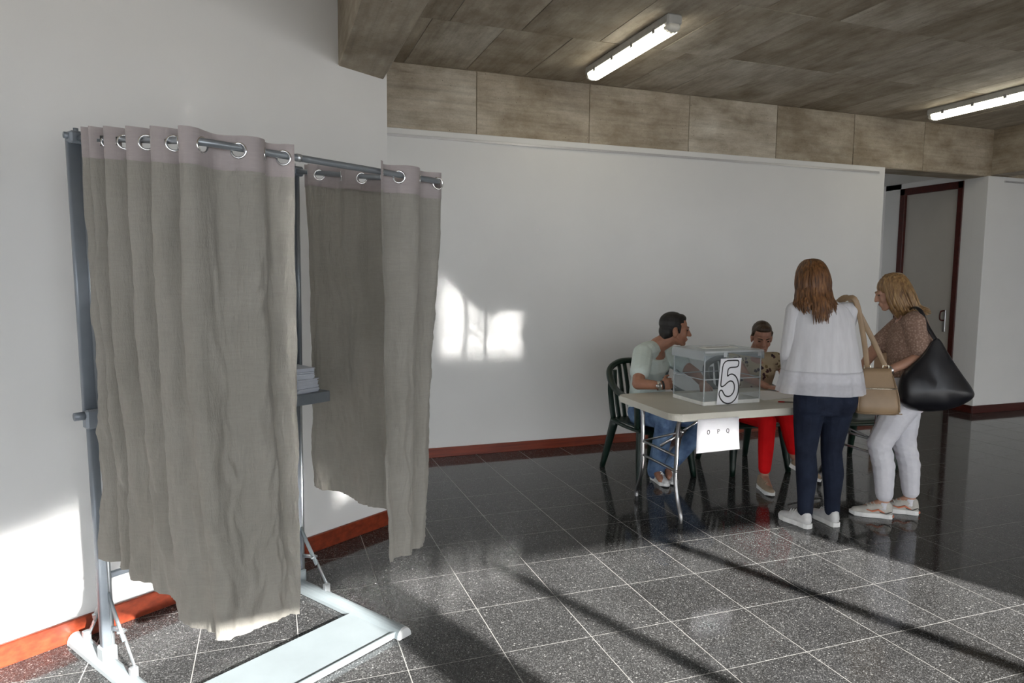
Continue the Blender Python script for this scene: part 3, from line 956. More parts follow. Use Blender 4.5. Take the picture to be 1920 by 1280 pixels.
# ------------------------------------------------------------------ green plastic armchairs
MAT['green_plastic'] = simple('dark_green_plastic', (0.006, 0.021, 0.014), 0.33, var=0.15, vscale=15)
def build_chair(loc, rz, label):
    """one piece garden armchair: front towards local -y"""
    M = MAT['green_plastic']
    t = empty('plastic_armchair', loc, rz, label, 'chair', 'dark green plastic armchairs')
    # seat, slightly dished
    bm = bmesh.new()
    nx_, ny_ = 9, 9
    top, bot = [], []
    for j in range(ny_ + 1):
        y = -0.22 + 0.44 * j / ny_
        w = 0.235 - 0.035 * (j / ny_)
        rt, rb_ = [], []
        for i in range(nx_ + 1):
            q = -1 + 2 * i / nx_
            z = 0.425 - 0.018 * (1 - q * q) * math.sin(math.pi * min(1, (j + 1) / ny_)) + (-0.025 * (1 - j / 2) ** 2 if j < 2 else 0)
            rt.append(bm.verts.new((q * w, y, z))); rb_.append(bm.verts.new((q * w, y, z - 0.012)))
        top.append(rt); bot.append(rb_)
    for j in range(ny_):
        for i in range(nx_):
            bm.faces.new((top[j][i], top[j][i + 1], top[j + 1][i + 1], top[j + 1][i]))
            bm.faces.new((bot[j][i], bot[j + 1][i], bot[j + 1][i + 1], bot[j][i + 1]))
    for j in range(ny_):
        bm.faces.new((top[j][0], top[j + 1][0], bot[j + 1][0], bot[j][0]))
        bm.faces.new((top[j][-1], bot[j][-1], bot[j + 1][-1], top[j + 1][-1]))
    for i in range(nx_):
        bm.faces.new((top[0][i], bot[0][i], bot[0][i + 1], top[0][i + 1]))
        bm.faces.new((top[-1][i], top[-1][i + 1], bot[-1][i + 1], bot[-1][i]))
    seat = from_bm('seat', bm, M, t, smooth=False)
    tube('seat_apron', bezier_pts([(-0.2, 0.21, 0.405), (-0.235, 0, 0.40), (-0.232, -0.2, 0.395), (-0.2, -0.225, 0.39), (0.2, -0.225, 0.39), (0.232, -0.2, 0.395), (0.235, 0, 0.40), (0.2, 0.21, 0.405)], 4), 0.012, M, t, 8, rb=0.022)
    # hoop: armrests running into the rounded top of the back
    hoop = [(-0.262, -0.20, 0.625), (-0.272, -0.08, 0.64), (-0.268, 0.06, 0.67), (-0.255, 0.17, 0.735), (-0.205, 0.262, 0.815), (-0.10, 0.302, 0.862), (0, 0.312, 0.872)]
    hoop = hoop + [(-x, y, z) for x, y, z in reversed(hoop[:-1])]
    hp_ = bezier_pts(hoop, 5)
    n = len(hp_)
    wid = [0.030 - 0.006 * math.sin(math.pi * i / (n - 1)) for i in range(n)]
    tube('back_hoop', hp_, 0.019, M, t, 10, rb=wid, up=(0, 0, 1), power=3)
    # slats
    for q in (-0.155, -0.095, -0.035, 0.035, 0.095, 0.155):
        f = abs(q) / 0.155
        zt = 0.862 - 0.055 * f ** 2; yt = 0.310 - 0.045 * f ** 2
        tube('slat', bezier_pts([(q * 0.92, 0.205, 0.425), (q * 0.98, 0.222, 0.52), (q, 0.255, 0.68), (q * 1.0, yt, zt)], 4), 0.006, M, t, 8, rb=0.019, up=(0, 1, 0), power=4)
    for s in (-1, 1):
        tube('back_side', bezier_pts([(s * 0.20, 0.205, 0.42), (s * 0.215, 0.215, 0.55), (s * 0.235, 0.205, 0.67), (s * 0.24, 0.19, 0.745)], 4), 0.010, M, t, 8, rb=0.024, up=(0, 1, 0), power=4)
        tube('arm_support', bezier_pts([(s * 0.232, -0.165, 0.41), (s * 0.25, -0.185, 0.52), (s * 0.264, -0.19, 0.625)], 4), 0.012, M, t, 8, rb=0.030, up=(1, 0, 0), power=4)
        tube('leg', bezier_pts([(s * 0.215, -0.185, 0.42), (s * 0.24, -0.215, 0.21), (s * 0.262, -0.245, 0.0)], 3), [0.024, 0.024, 0.023, 0.022, 0.020, 0.018, 0.016], M, t, 8, rb=[0.034, 0.032, 0.030, 0.028, 0.025, 0.022, 0.019], up=(1, 0, 0), power=5)
        tube('leg', bezier_pts([(s * 0.195, 0.19, 0.42), (s * 0.215, 0.245, 0.21), (s * 0.238, 0.30, 0.0)], 3), [0.024, 0.024, 0.023, 0.022, 0.020, 0.018, 0.016], M, t, 8, rb=[0.036, 0.033, 0.030, 0.028, 0.025, 0.022, 0.019], up=(1, 0, 0), power=5)
    return t
build_chair((1.945, 2.135, 0), math.radians(6), 'dark green plastic armchair the man in the pale T-shirt sits on')
build_chair((2.80, 2.06, 0), math.radians(-3), 'dark green plastic armchair under the woman in red trousers')
build_chair((3.72, 1.86, 0), math.radians(-10), 'empty dark green plastic armchair behind the woman in white trousers')
# ------------------------------------------------------------------ ballot box and things on the table
def mat_clear(name, tint=(0.93, 0.95, 0.96, 1), fac=0.955, rough=0.08):
    m = NT(name)
    m.base((0.75, 0.78, 0.80, 1))
    m.set(Roughness=rough)
    n = m.noise(m.obj(), 12, 3)
    tr = m.node('ShaderNodeBsdfTransparent')
    m.link(m.ramp(n, [(0.3, tuple(c * 0.97 for c in tint[:3]) + (1,)), (0.7, tint)]), tr.inputs['Color'])
    mx = m.node('ShaderNodeMixShader')
    mx.inputs[0].default_value = fac
    m.link(m.b.outputs[0], mx.inputs[1]); m.link(tr.outputs[0], mx.inputs[2])
    m.link(mx.outputs[0], m.out.inputs['Surface'])
    return m.m
MAT['clear'] = mat_clear('clear_acrylic')
MAT['frosty'] = mat_clear('milky_acrylic_edge', (0.9, 0.92, 0.92, 1), 0.62, 0.2)
MAT['paper'] = simple('white_paper', (0.80, 0.80, 0.83), 0.75, var=0.03, vscale=10)
MAT['ink'] = simple('black_ink', (0.012, 0.012, 0.014), 0.6)
MAT['box_white'] = simple('white_acrylic_base', (0.74, 0.74, 0.70), 0.35)
BX = Vector((1.715, 1.10, TZ)); BR = math.radians(1.0); BW, BD, BH = 0.44, 0.335, 0.352
bbox_ = empty('ballot_box', BX, BR, 'clear acrylic ballot box with a lid and a large number 5 sheet', 'ballot box')
slab('box_base', rounded_rect(-0.006, -0.006, BW + 0.006, BD + 0.006, 0.012, 3), 0.001, 0.026, MAT['box_white'], bbox_, 0.003)
th = 0.004
box2('side_panel', (0, 0, 0.026), (BW, th, BH - 0.03), MAT['clear'], bbox_)
box2('side_panel', (0, BD - th, 0.026), (BW, BD, BH - 0.03), MAT['clear'], bbox_)
box2('side_panel', (0, th, 0.026), (th, BD - th, BH - 0.03), MAT['clear'], bbox_)
box2('side_panel', (BW - th, th, 0.026), (BW, BD - th, BH - 0.03), MAT['clear'], bbox_)
for x in (0, BW):
    for y in (0, BD):
        box2('corner_edge', (x - 0.003, y - 0.003, 0.026), (x + 0.003, y + 0.003, BH - 0.03), MAT['frosty'], bbox_)
zr = 0.165
for lo, hi in (((0, -0.003, zr), (BW, 0.001, zr + 0.006)), ((0, BD - 0.001, zr), (BW, BD + 0.003, zr + 0.006)), ((-0.003, 0, zr), (0.001, BD, zr + 0.006)), ((BW - 0.001, 0, zr), (BW + 0.003, BD, zr + 0.006))):
    box2('seam_strip', lo, hi, MAT['frosty'], bbox_)
lid = slab('lid', rounded_rect(-0.016, -0.016, BW + 0.016, BD + 0.016, 0.012, 3), BH - 0.012, BH, MAT['frosty'], bbox_, 0.002)
for lo, hi in (((-0.016, -0.016, BH - 0.06), (BW + 0.016, -0.012, BH - 0.012)), ((-0.016, BD + 0.012, BH - 0.06), (BW + 0.016, BD + 0.016, BH - 0.012)), ((-0.016, -0.012, BH - 0.06), (-0.012, BD + 0.012, BH - 0.012)), ((BW + 0.012, -0.012, BH - 0.06), (BW + 0.016, BD + 0.012, BH - 0.012))):
    box2('lid_skirt', lo, hi, MAT['clear'] if hi[0] - lo[0] > 0.2 else MAT['frosty'], lid)
box2('slot_plate', (BW / 2 - 0.13, BD / 2 - 0.05, BH + 0.0002), (BW / 2 + 0.13, BD / 2 + 0.05, BH + 0.004), MAT['box_white'], lid, bevel=0.001)
box2('slot', (BW / 2 - 0.09, BD / 2 - 0.006, BH + 0.0042), (BW / 2 + 0.09, BD / 2 + 0.006, BH + 0.005), MAT['ink'], lid)
for x in (0.13, 0.40):
    box2('lid_clip', (x, -0.020, BH - 0.040), (x + 0.025, -0.0162, BH - 0.010), MAT['frosty'], lid, bevel=0.001)
# sheet with the outlined figure 5, taped to the front, leaning a little
sx0, sz0, sw, sh_ = 0.085, 0.006, 0.165, 0.297
def sp(a, b):   # sheet coordinates in metres -> box local (front face)
    return Vector((sx0 + a + b * 0.065, -0.0215, sz0 + b))
bm = bmesh.new()
fr_, bk_ = [], []
for a, b in ((0, 0), (sw, 0.002), (sw - 0.002, sh_), (0.002, sh_)):
    p = sp(a, b)
    fr_.append(bm.verts.new(p)); bk_.append(bm.verts.new(p + Vector((0, 0.0006, 0))))
bm.faces.new(fr_); bm.faces.new(list(reversed(bk_)))
for i in range(4):
    bm.faces.new((fr_[i], bk_[i], bk_[(i + 1) % 4], fr_[(i + 1) % 4]))
sheet5 = from_bm('number_sheet', bm, MAT['paper'], bbox_)
# outline drawn on the sheet (fractions of the sheet, from the photo)
W5 = [(0.13, 0.955), (0.80, 0.955), (0.86, 0.93), (0.875, 0.885), (0.86, 0.83), (0.80, 0.805), (0.385, 0.80), (0.385, 0.60), (0.46, 0.645), (0.60, 0.66), (0.76, 0.62), (0.90, 0.52), (0.975, 0.37), (0.965, 0.22), (0.87, 0.10), (0.70, 0.025), (0.50, 0.01), (0.30, 0.05), (0.15, 0.13), (0.065, 0.22), (0.075, 0.285), (0.13, 0.32), (0.20, 0.31), (0.27, 0.25), (0.36, 0.19), (0.50, 0.165), (0.64, 0.185), (0.745, 0.255), (0.775, 0.34), (0.745, 0.43), (0.66, 0.495), (0.53, 0.51), (0.41, 0.475), (0.30, 0.42), (0.21, 0.395), (0.145, 0.395), (0.115, 0.42), (0.11, 0.50)]
def curve_smooth(pts, n=5):
    c = [Vector((a, b, 0)) for a, b in pts]; m_ = len(c); out = []
    for i in range(m_):
        p0, p1, p2, p3 = c[i - 1], c[i], c[(i + 1) % m_], c[(i + 2) % m_]
        sharp = (p2 - p1).length > 0.22
        for k in range(n):
            t_ = k / n
            if sharp: out.append(p1.lerp(p2, t_))
            else: out.append(0.5 * ((2 * p1) + (-p0 + p2) * t_ * 0.9 + (2 * p0 - 5 * p1 + 4 * p2 - p3) * t_ * t_ * 1 + (-p0 + 3 * p1 - 3 * p2 + p3) * t_ ** 3) if False else p1.lerp(p2, t_))
    return out
def ribbon(name, pts, w, mapf, mat, parent, closed=True):
    bm = bmesh.new(); n = len(pts); L = []; Rr = []
    for i in range(n):
        a = pts[i - 1] if (closed or i > 0) else pts[i]; b = pts[(i + 1) % n] if (closed or i < n - 1) else pts[i]
        d = (b - a); d = d.normalized() if d.length > 1e-9 else Vector((1, 0, 0))
        nn = Vector((-d.y, d.x, 0)) * w / 2
        L.append(bm.verts.new(mapf(pts[i] + nn))); Rr.append(bm.verts.new(mapf(pts[i] - nn)))
    for i in range(n if closed else n - 1):
        j = (i + 1) % n
        bm.faces.new((L[i], L[j], Rr[j], Rr[i]))
    return from_bm(name, bm, mat, parent, recalc=False)
p5 = [Vector((a * sw, b * sh_, 0)) for a, b in W5]
def chaikin(p, it=2):
    for _ in range(it):
        q = []
        for i in range(len(p)):
            a, b = p[i], p[(i + 1) % len(p)]
            q += [a.lerp(b, 0.2), a.lerp(b, 0.8)]
        p = q
    return p
ribbon('figure_outline', chaikin(p5), 0.0085, lambda p: sp(p.x, p.y) + Vector((0, -0.0009, 0)), MAT['ink'], sheet5)

# sheet with the letters O P Q taped to the table edge
opq = empty('letter_sheet', TBL, TROT, 'white paper sheet with the letters O P Q hanging from the table edge', 'sign')
ox, ow, oh = 0.165, 0.292, 0.205
zt = TZ - 0.036
bm = bmesh.new()
cols_, rows_ = 6, 8
def op(a, b, d=0.0):   # a,b fractions; b from top down; the lower part hangs forward
    return Vector((ox + ow * a - 0.012 * b * (1 - a) + 0.004 * a * b, -0.005 - 0.012 * b ** 2 + d, zt - oh * b + 0.012 * a * b * 0.6))
F_ = [[bm.verts.new(op(i / cols_, j / rows_)) for i in range(cols_ + 1)] for j in range(rows_ + 1)]
B_ = [[bm.verts.new(op(i / cols_, j / rows_, 0.0006)) for i in range(cols_ + 1)] for j in range(rows_ + 1)]
for j in range(rows_):
    for i in range(cols_):
        bm.faces.new((F_[j][i], F_[j + 1][i], F_[j + 1][i + 1], F_[j][i + 1]))
        bm.faces.new((B_[j][i], B_[j][i + 1], B_[j + 1][i + 1], B_[j + 1][i]))
for j in range(rows_):
    bm.faces.new((F_[j][0], B_[j][0], B_[j + 1][0], F_[j + 1][0])); bm.faces.new((F_[j][-1], F_[j + 1][-1], B_[j + 1][-1], B_[j][-1]))
for i in range(cols_):
    bm.faces.new((F_[0][i], F_[0][i + 1], B_[0][i + 1], B_[0][i])); bm.faces.new((F_[-1][i], B_[-1][i], B_[-1][i + 1], F_[-1][i + 1]))
ps = from_bm('paper_sheet', bm, MAT['paper'], opq, smooth=True)
def mapo(p):
    return op(p.x / ow, p.y / oh, -0.0012)
def letter(strokes):
    for nm, pts, w, cl in strokes:
        ribbon(nm, [Vector((a, b, 0)) for a, b in pts], w, mapo, MAT['ink'], ps, cl)
def oval(cx, cy, rx, ry):
    return [(cx + rx * math.cos(2 * math.pi * k / 24), cy + ry * math.sin(2 * math.pi * k / 24)) for k in range(24)]
cy_ = 0.082
letter([('letter_o', oval(0.078, cy_, 0.0085, 0.0125), 0.0042, True)])
letter([('letter_p', [(0.142, cy_ - 0.0125), (0.142, cy_ + 0.0125)], 0.0045, False), ('letter_p', [(0.142, cy_ - 0.0118), (0.150, cy_ - 0.0115), (0.1545, cy_ - 0.0085), (0.1545, cy_ - 0.004), (0.150, cy_ - 0.0005), (0.142, cy_ + 0.0002)], 0.0034, False), ('letter_p', [(0.1375, cy_ + 0.0122), (0.1468, cy_ + 0.0122)], 0.0016, False), ('letter_p', [(0.1375, cy_ - 0.0122), (0.1468, cy_ - 0.0122)], 0.0016, False)])
letter([('letter_q', oval(0.212, cy_, 0.0085, 0.0125), 0.0042, True), ('letter_q', [(0.212, cy_ + 0.010), (0.217, cy_ + 0.0165), (0.222, cy_ + 0.017)], 0.0024, False)])

# papers and a pen on the table
def flat_paper(x, y, w, d, rz, z, label, th=0.0015):
    o = slab('voter_list', rounded_rect(-w / 2, -d / 2, w / 2, d / 2, 0.001, 1), 0, th, MAT['paper'], None, 0)
    o.location = (x, y, z); o.rotation_euler = (0, 0, rz)
    return tag(o, label, 'paper')
flat_paper(2.44, 1.32, 0.42, 0.297, 0.05, TZ + 0.0005, 'white list sheet lying flat on the table in front of the seated woman', 0.002)
flat_paper(2.86, 1.28, 0.30, 0.21, -0.2, TZ + 0.0005, 'white folder lying on the table beside the tan bag', 0.004)
pen = empty('ballpoint_pen', (2.34, 1.03, TZ + 0.0046), math.radians(-28), 'red and clear ballpoint pen lying near the table edge', 'pen')
MAT['red_plastic'] = simple('red_pen_plastic', (0.45, 0.02, 0.015), 0.35)
MAT['pen_barrel'] = simple('dark_pen_barrel', (0.16, 0.12, 0.10), 0.3)
tube('barrel', [(-0.045, 0, 0), (0.06, 0, 0), (0.072, 0, 0)], [0.0038, 0.0038, 0.001], MAT['pen_barrel'], pen, 8)
tube('cap', [(-0.075, 0, 0), (-0.035, 0, 0)], 0.0045, MAT['red_plastic'], pen, 8)

# brown wooden box behind the woman in white trousers, in the doorway
MAT['cardboard'] = simple('brown_cardboard', (0.27, 0.17, 0.10), 0.75, var=0.1, vscale=5)
cb = empty('cardboard_box', (6.25, 3.95, 0), 0, 'tall brown cardboard box standing in the doorway', 'box')
box2('carton', (-0.28, -0.15, 0.0), (0.09, 0.2, 0.84), MAT['cardboard'], cb, bevel=0.004)
box2('flap', (0.09, -0.14, 0.74), (0.16, 0.18, 0.765), MAT['cardboard'], cb, bevel=0.003)
# ------------------------------------------------------------------ people
def add_ell(bm, c, r, rot=None, seg=14, rings=9):
    c = Vector(c)
    m = rot if rot is not None else Matrix.Identity(3)
    vs = []
    top = bm.verts.new(c + m @ Vector((0, 0, r[2]))); bot = bm.verts.new(c + m @ Vector((0, 0, -r[2])))
    for i in range(1, rings):
        a = math.pi * i / rings
        vs.append([bm.verts.new(c + m @ Vector((r[0] * math.sin(a) * math.cos(2 * math.pi * k / seg), r[1] * math.sin(a) * math.sin(2 * math.pi * k / seg), r[2] * math.cos(a)))) for k in range(seg)])
    for k in range(seg):
        k2 = (k + 1) % seg
        bm.faces.new((top, vs[0][k], vs[0][k2])); bm.faces.new((bot, vs[-1][k2], vs[-1][k]))
        for i in range(len(vs) - 1):
            bm.faces.new((vs[i][k], vs[i + 1][k], vs[i + 1][k2], vs[i][k2]))

def add_cap(bm, p0, p1, r0, r1, seg=12):
    """tapered capsule"""
    p0, p1 = Vector(p0), Vector(p1)
    d = p1 - p0; L = d.length
    t = d / L if L > 1e-6 else Vector((0, 0, 1))
    pts, rad = [], []
    for k in range(4):
        a = math.pi / 2 * k / 4
        pts.append(p0 - t * r0 * math.cos(a)); rad.append(max(r0 * math.sin(a), r0 * 0.12))
    pts += [p0, p1]; rad += [r0, r1]
    for k in range(3, -1, -1):
        a = math.pi / 2 * k / 4
        pts.append(p1 + t * r1 * math.cos(a)); rad.append(max(r1 * math.sin(a), r1 * 0.12))
    # straight line: build rings with one frame
    ref = Vector((0, 0, 1)) if abs(t.z) < 0.9 else Vector((1, 0, 0))
    n = (ref - t * ref.dot(t)).normalized(); b = t.cross(n)
    rings = [[bm.verts.new(p + n * (r * math.cos(2 * math.pi * k / seg)) + b * (r * math.sin(2 * math.pi * k / seg))) for k in range(seg)] for p, r in zip(pts, rad)]
    for i in range(len(rings) - 1):
        for k in range(seg):
            k2 = (k + 1) % seg
            bm.faces.new((rings[i][k], rings[i][k2], rings[i + 1][k2], rings[i + 1][k]))
    bm.faces.new(list(reversed(rings[0]))); bm.faces.new(rings[-1])

def add_chain(bm, pts, radii, seg=12):
    for i in range(len(pts) - 1):
        add_cap(bm, pts[i], pts[i + 1], radii[i], radii[i + 1], seg)

def remeshed(bm, voxel, smooth=2, factor=0.5):
    """one continuous surface from overlapping solids"""
    bmesh.ops.recalc_face_normals(bm, faces=bm.faces)
    me = bpy.data.meshes.new('tmp'); bm.to_mesh(me); bm.free()
    o = bpy.data.objects.new('tmp', me); COL.objects.link(o)
    md = o.modifiers.new('r', 'REMESH'); md.mode = 'VOXEL'; md.voxel_size = voxel; md.adaptivity = 0.0
    if smooth:
        sm = o.modifiers.new('s', 'SMOOTH'); sm.factor = factor; sm.iterations = smooth
    dg = bpy.context.evaluated_depsgraph_get(); dg.update()
    out = bpy.data.meshes.new_from_object(o.evaluated_get(dg))
    bpy.data.objects.remove(o); bpy.data.meshes.remove(me)
    return out

class Figure:
    def __init__(self, loc, label):
        self.loc = Vector(loc)
        self.root = empty('person', loc, 0, label, 'person')
    def add(self, name, bm_or_me, mat, remesh=None, smooth=2, parent=None, fn=None, factor=0.5):
        me = remeshed(bm_or_me, remesh, smooth, factor) if remesh else bm_or_me
        if not isinstance(me, bpy.types.Mesh):
            bmesh.ops.recalc_face_normals(me, faces=me.faces)
            m2 = bpy.data.meshes.new(name); me.to_mesh(m2); me.free(); me = m2
        n = len(me.vertices)
        co = np.empty(n * 3, np.float32); me.vertices.foreach_get('co', co); co = co.reshape(-1, 3)
        if fn is not None:
            nr = np.empty(n * 3, np.float32); me.vertices.foreach_get('normal', nr)
            co = fn(co, nr.reshape(-1, 3)).astype(np.float32)
        co = co - np.array(self.loc, np.float32)
        me.vertices.foreach_set('co', co.ravel()); me.update()
        me.name = name
        me.materials.clear()
        o = link_mesh(name, me, mat, parent or self.root, True)
        return o

def HM(c, yaw, pitch=0.0, roll=0.0, s=1.0):
    """head matrix: local +y is the face; yaw about z"""
    return Matrix.Translation(Vector(c)) @ (Matrix.Rotation(yaw, 4, 'Z') @ Matrix.Rotation(pitch, 4, 'X') @ Matrix.Rotation(roll, 4, 'Y')) @ Matrix.Diagonal((s, s, s, 1))

def head_solid(bm, H, neck, wide=1.0, nose=1.0):
    R3 = H.to_3x3()
    s = R3.col[0].length
    Rn = R3.normalized()
    P = lambda x, y, z: H @ Vector((x * wide, y, z))
    E = lambda c, r: add_ell(bm, P(*c), (r[0] * s * wide, r[1] * s, r[2] * s), Rn)
    C = lambda a, b, r0, r1: add_cap(bm, P(*a), P(*b), r0 * s, r1 * s, 10)
    E((0, -0.012, 0.036), (0.073, 0.094, 0.082))
    E((0, 0.022, -0.008), (0.063, 0.070, 0.080))
    E((0, 0.030, -0.062), (0.052, 0.048, 0.042))
    E((0, 0.062, -0.088), (0.024, 0.022, 0.020))
    for q in (-1, 1):
        E((q * 0.036, 0.058, -0.026), (0.024, 0.022, 0.026))
        C((q * 0.012, 0.086, 0.022), (q * 0.044, 0.074, 0.022), 0.0105, 0.009)
        E((q * 0.074, -0.006, -0.014), (0.010, 0.019, 0.032))
        E((q * 0.079, -0.012, -0.002), (0.008, 0.017, 0.020))
        C((q * 0.050, 0.0, -0.060), (q * 0.028, 0.055, -0.090), 0.016, 0.012)
    C((0, 0.088, 0.012), (0, 0.088 + 0.016 * nose, -0.026), 0.0085, 0.0115)
    for q in (-1, 1):
        E((q * 0.010, 0.094 + 0.003 * nose, -0.030), (0.008, 0.009, 0.007))
    C((-0.017, 0.084, -0.054), (0.017, 0.084, -0.054), 0.0075, 0.0075)
    C((-0.013, 0.083, -0.064), (0.013, 0.083, -0.064), 0.008, 0.008)
    add_cap(bm, P(0, -0.022, -0.055), neck, 0.054 * s, 0.058 * s)

MAT['iris'] = simple('dark_eye', (0.02, 0.012, 0.008), 0.2)
MAT['lip'] = simple('lip', (0.24, 0.085, 0.065), 0.45)
def face_parts(fig, H, brow_mat, body, lids=False):
    for q in (-1, 1):
        bm = bmesh.new()
        add_ell(bm, H @ Vector((q * 0.031, 0.0795, 0.006)), (0.0125, 0.008, 0.0045 if not lids else 0.003), H.to_3x3().normalized(), 10, 6)
        fig.add('eye', bm, MAT['iris'], parent=body)
        bm = bmesh.new()
        add_chain(bm, [H @ Vector((q * 0.013, 0.093, 0.0265)), H @ Vector((q * 0.031, 0.086, 0.0305)), H @ Vector((q * 0.046, 0.074, 0.0265))], [0.0035, 0.004, 0.0028], 8)
        fig.add('eyebrow', bm, brow_mat, parent=body)
    bm = bmesh.new()
    add_chain(bm, [H @ Vector((-0.021, 0.086, -0.0585)), H @ Vector((0, 0.0925, -0.058)), H @ Vector((0.021, 0.086, -0.0585))], [0.002, 0.0035, 0.002], 8)
    fig.add('mouth', bm, MAT['lip'], parent=body)

def hand_solid(bm, wrist, knuck, palm_n, curl=0.6, thumb_side=1, s=1.0, spread=0.012):
    """palm and five fingers; wrist -> knuck is the palm axis, palm_n points out of the palm"""
    w, k = Vector(wrist), Vector(knuck)
    ax = (k - w).normalized()
    n = Vector(palm_n); n = (n - ax * n.dot(ax)).normalized()
    side = ax.cross(n) * thumb_side
    # palm
    for q in (-0.028, -0.009, 0.010, 0.028):
        add_cap(bm, w + ax * 0.01 + side * q * 0.6 * s, k + side * q * s, 0.014 * s, 0.0115 * s, 8)
    lens = (0.072, 0.080, 0.076, 0.060)
    for i, q in enumerate((0.030, 0.011, -0.009, -0.028)):
        b = k + side * q * s
        L = lens[i] * s
        p = b; d = ax.copy()
        seglen = (0.45, 0.30, 0.25)
        for j, sl in enumerate(seglen):
            ang = curl * (0.7, 1.0, 0.8)[j]
            d = (d * math.cos(ang) + (n * d.dot(ax) - ax * d.dot(n)) * math.sin(ang)).normalized()
            e = p + d * L * sl
            add_cap(bm, p, e, (0.0092, 0.0085, 0.0078)[j] * s, (0.0085, 0.0078, 0.0065)[j] * s, 8)
            p = e
    tb = w + ax * 0.03 * s + side * 0.03 * s
    t1 = tb + (ax * 0.6 + side * 0.6 + n * 0.5).normalized() * 0.038 * s
    t2 = t1 + (ax * 0.85 + side * 0.05 + n * 0.5).normalized() * 0.030 * s
    add_cap(bm, w + ax * 0.015 * s + side * 0.015 * s, tb, 0.014 * s, 0.012 * s, 8)
    add_cap(bm, tb, t1, 0.0115 * s, 0.0095 * s, 8); add_cap(bm, t1, t2, 0.0095 * s, 0.007 * s, 8)

def mat_skin(name, c):
    m = NT(name)
    n = m.noise(m.obj(), 30, 3)
    m.base(m.ramp(n, [(0.3, tuple(x * 0.9 for x in c) + (1,)), (0.7, tuple(min(1, x * 1.08) for x in c) + (1,))]))
    m.set(Roughness=0.5)
    m.b.inputs['Subsurface Weight'].default_value = 0.0
    return m.m
MAT['skin_man'] = mat_skin('tanned_skin', (0.36, 0.17, 0.105))
MAT['skin_f'] = mat_skin('warm_skin', (0.38, 0.19, 0.13))
MAT['skin_w'] = mat_skin('light_skin', (0.46, 0.25, 0.17))

def mat_cloth(name, c0, c1, scale=14, rough=0.85, bump=0.25, wrinkle=(14, 14, 14), fine=500):
    m = NT(name)
    p = m.obj()
    n = m.noise(p, scale, 4)
    m.base(m.ramp(n, [(0.3, c0), (0.7, c1)]))
    m.set(Roughness=rough)
    m.b.inputs['Specular IOR Level'].default_value = 0.2
    w = m.noise(m.mapping(p, wrinkle), 1.0, 3)
    b = m.bump(w, bump, 0.012)
    m.bump(m.noise(p, fine, 2), 0.1, 0.001, b)
    return m.m
MAT['jeans_faded'] = mat_cloth('faded_blue_jeans', srgb(58, 78, 112), srgb(112, 138, 170), 9, 0.85, 0.5, (16, 16, 30))
MAT['jeans_dark'] = mat_cloth('dark_navy_jeans', srgb(24, 28, 42), srgb(38, 46, 64), 8, 0.85, 0.4, (16, 16, 34))
MAT['red_trousers'] = mat_cloth('bright_red_trousers', srgb(196, 8, 14), srgb(214, 16, 20), 8, 0.8, 0.3, (14, 14, 26))
MAT['white_trousers'] = mat_cloth('white_cropped_trousers', srgb(205, 205, 212), srgb(222, 222, 228), 8, 0.8, 0.45, (12, 12, 40))
MAT['white_blouse'] = mat_cloth('white_chiffon_blouse', srgb(226, 226, 230), srgb(236, 236, 240), 5, 0.7, 0.3, (24, 24, 3))
MAT['hair_black'] = simple('short_black_hair', (0.010, 0.008, 0.007), 0.55, var=0.3, vscale=60, bump=0.6, bscale=350)
def mat_hair(name, c0, c1, c2):
    m = NT(name)
    n = m.noise(m.mapping(m.obj(), (90, 90, 5)), 1.0, 3)
    m.base(m.ramp(n, [(0.3, c0), (0.5, c1), (0.75, c2)]))
    m.set(Roughness=0.42)
    m.b.inputs['Anisotropic'].default_value = 0.5
    m.bump(n, 0.5, 0.004)
    return m.m
MAT['hair_auburn'] = mat_hair('auburn_brown_hair', srgb(58, 36, 20), srgb(104, 68, 38), srgb(146, 104, 64))
MAT['hair_blonde'] = mat_hair('dark_blonde_hair', srgb(92, 66, 40), srgb(138, 106, 68), srgb(176, 144, 98))
MAT['hair_brown'] = mat_hair('pulled_back_brown_hair', srgb(38, 27, 19), srgb(64, 48, 35), srgb(88, 68, 50))
MAT['steel_watch'] = simple('watch_steel', (0.6, 0.6, 0.6), 0.3, 1.0)

def lock_mesh(locks):
    """hair locks: list of (points, radii, flat)"""
    bm = bmesh.new()
    for pts, r, flat in locks:
        add_loft(bm, pts, [x * flat for x in r], r, 6, up=None)
    return bm

def torso_solid(bm, pts, rx, ry, yaw):
    """lofted trunk; rx half width, ry half depth, yaw = direction the chest faces"""
    # loft normal is set to the lateral direction
    lat = (math.cos(yaw - math.pi / 2), math.sin(yaw - math.pi / 2), 0)
    add_loft(bm, pts, rx, ry, 20, up=lat)

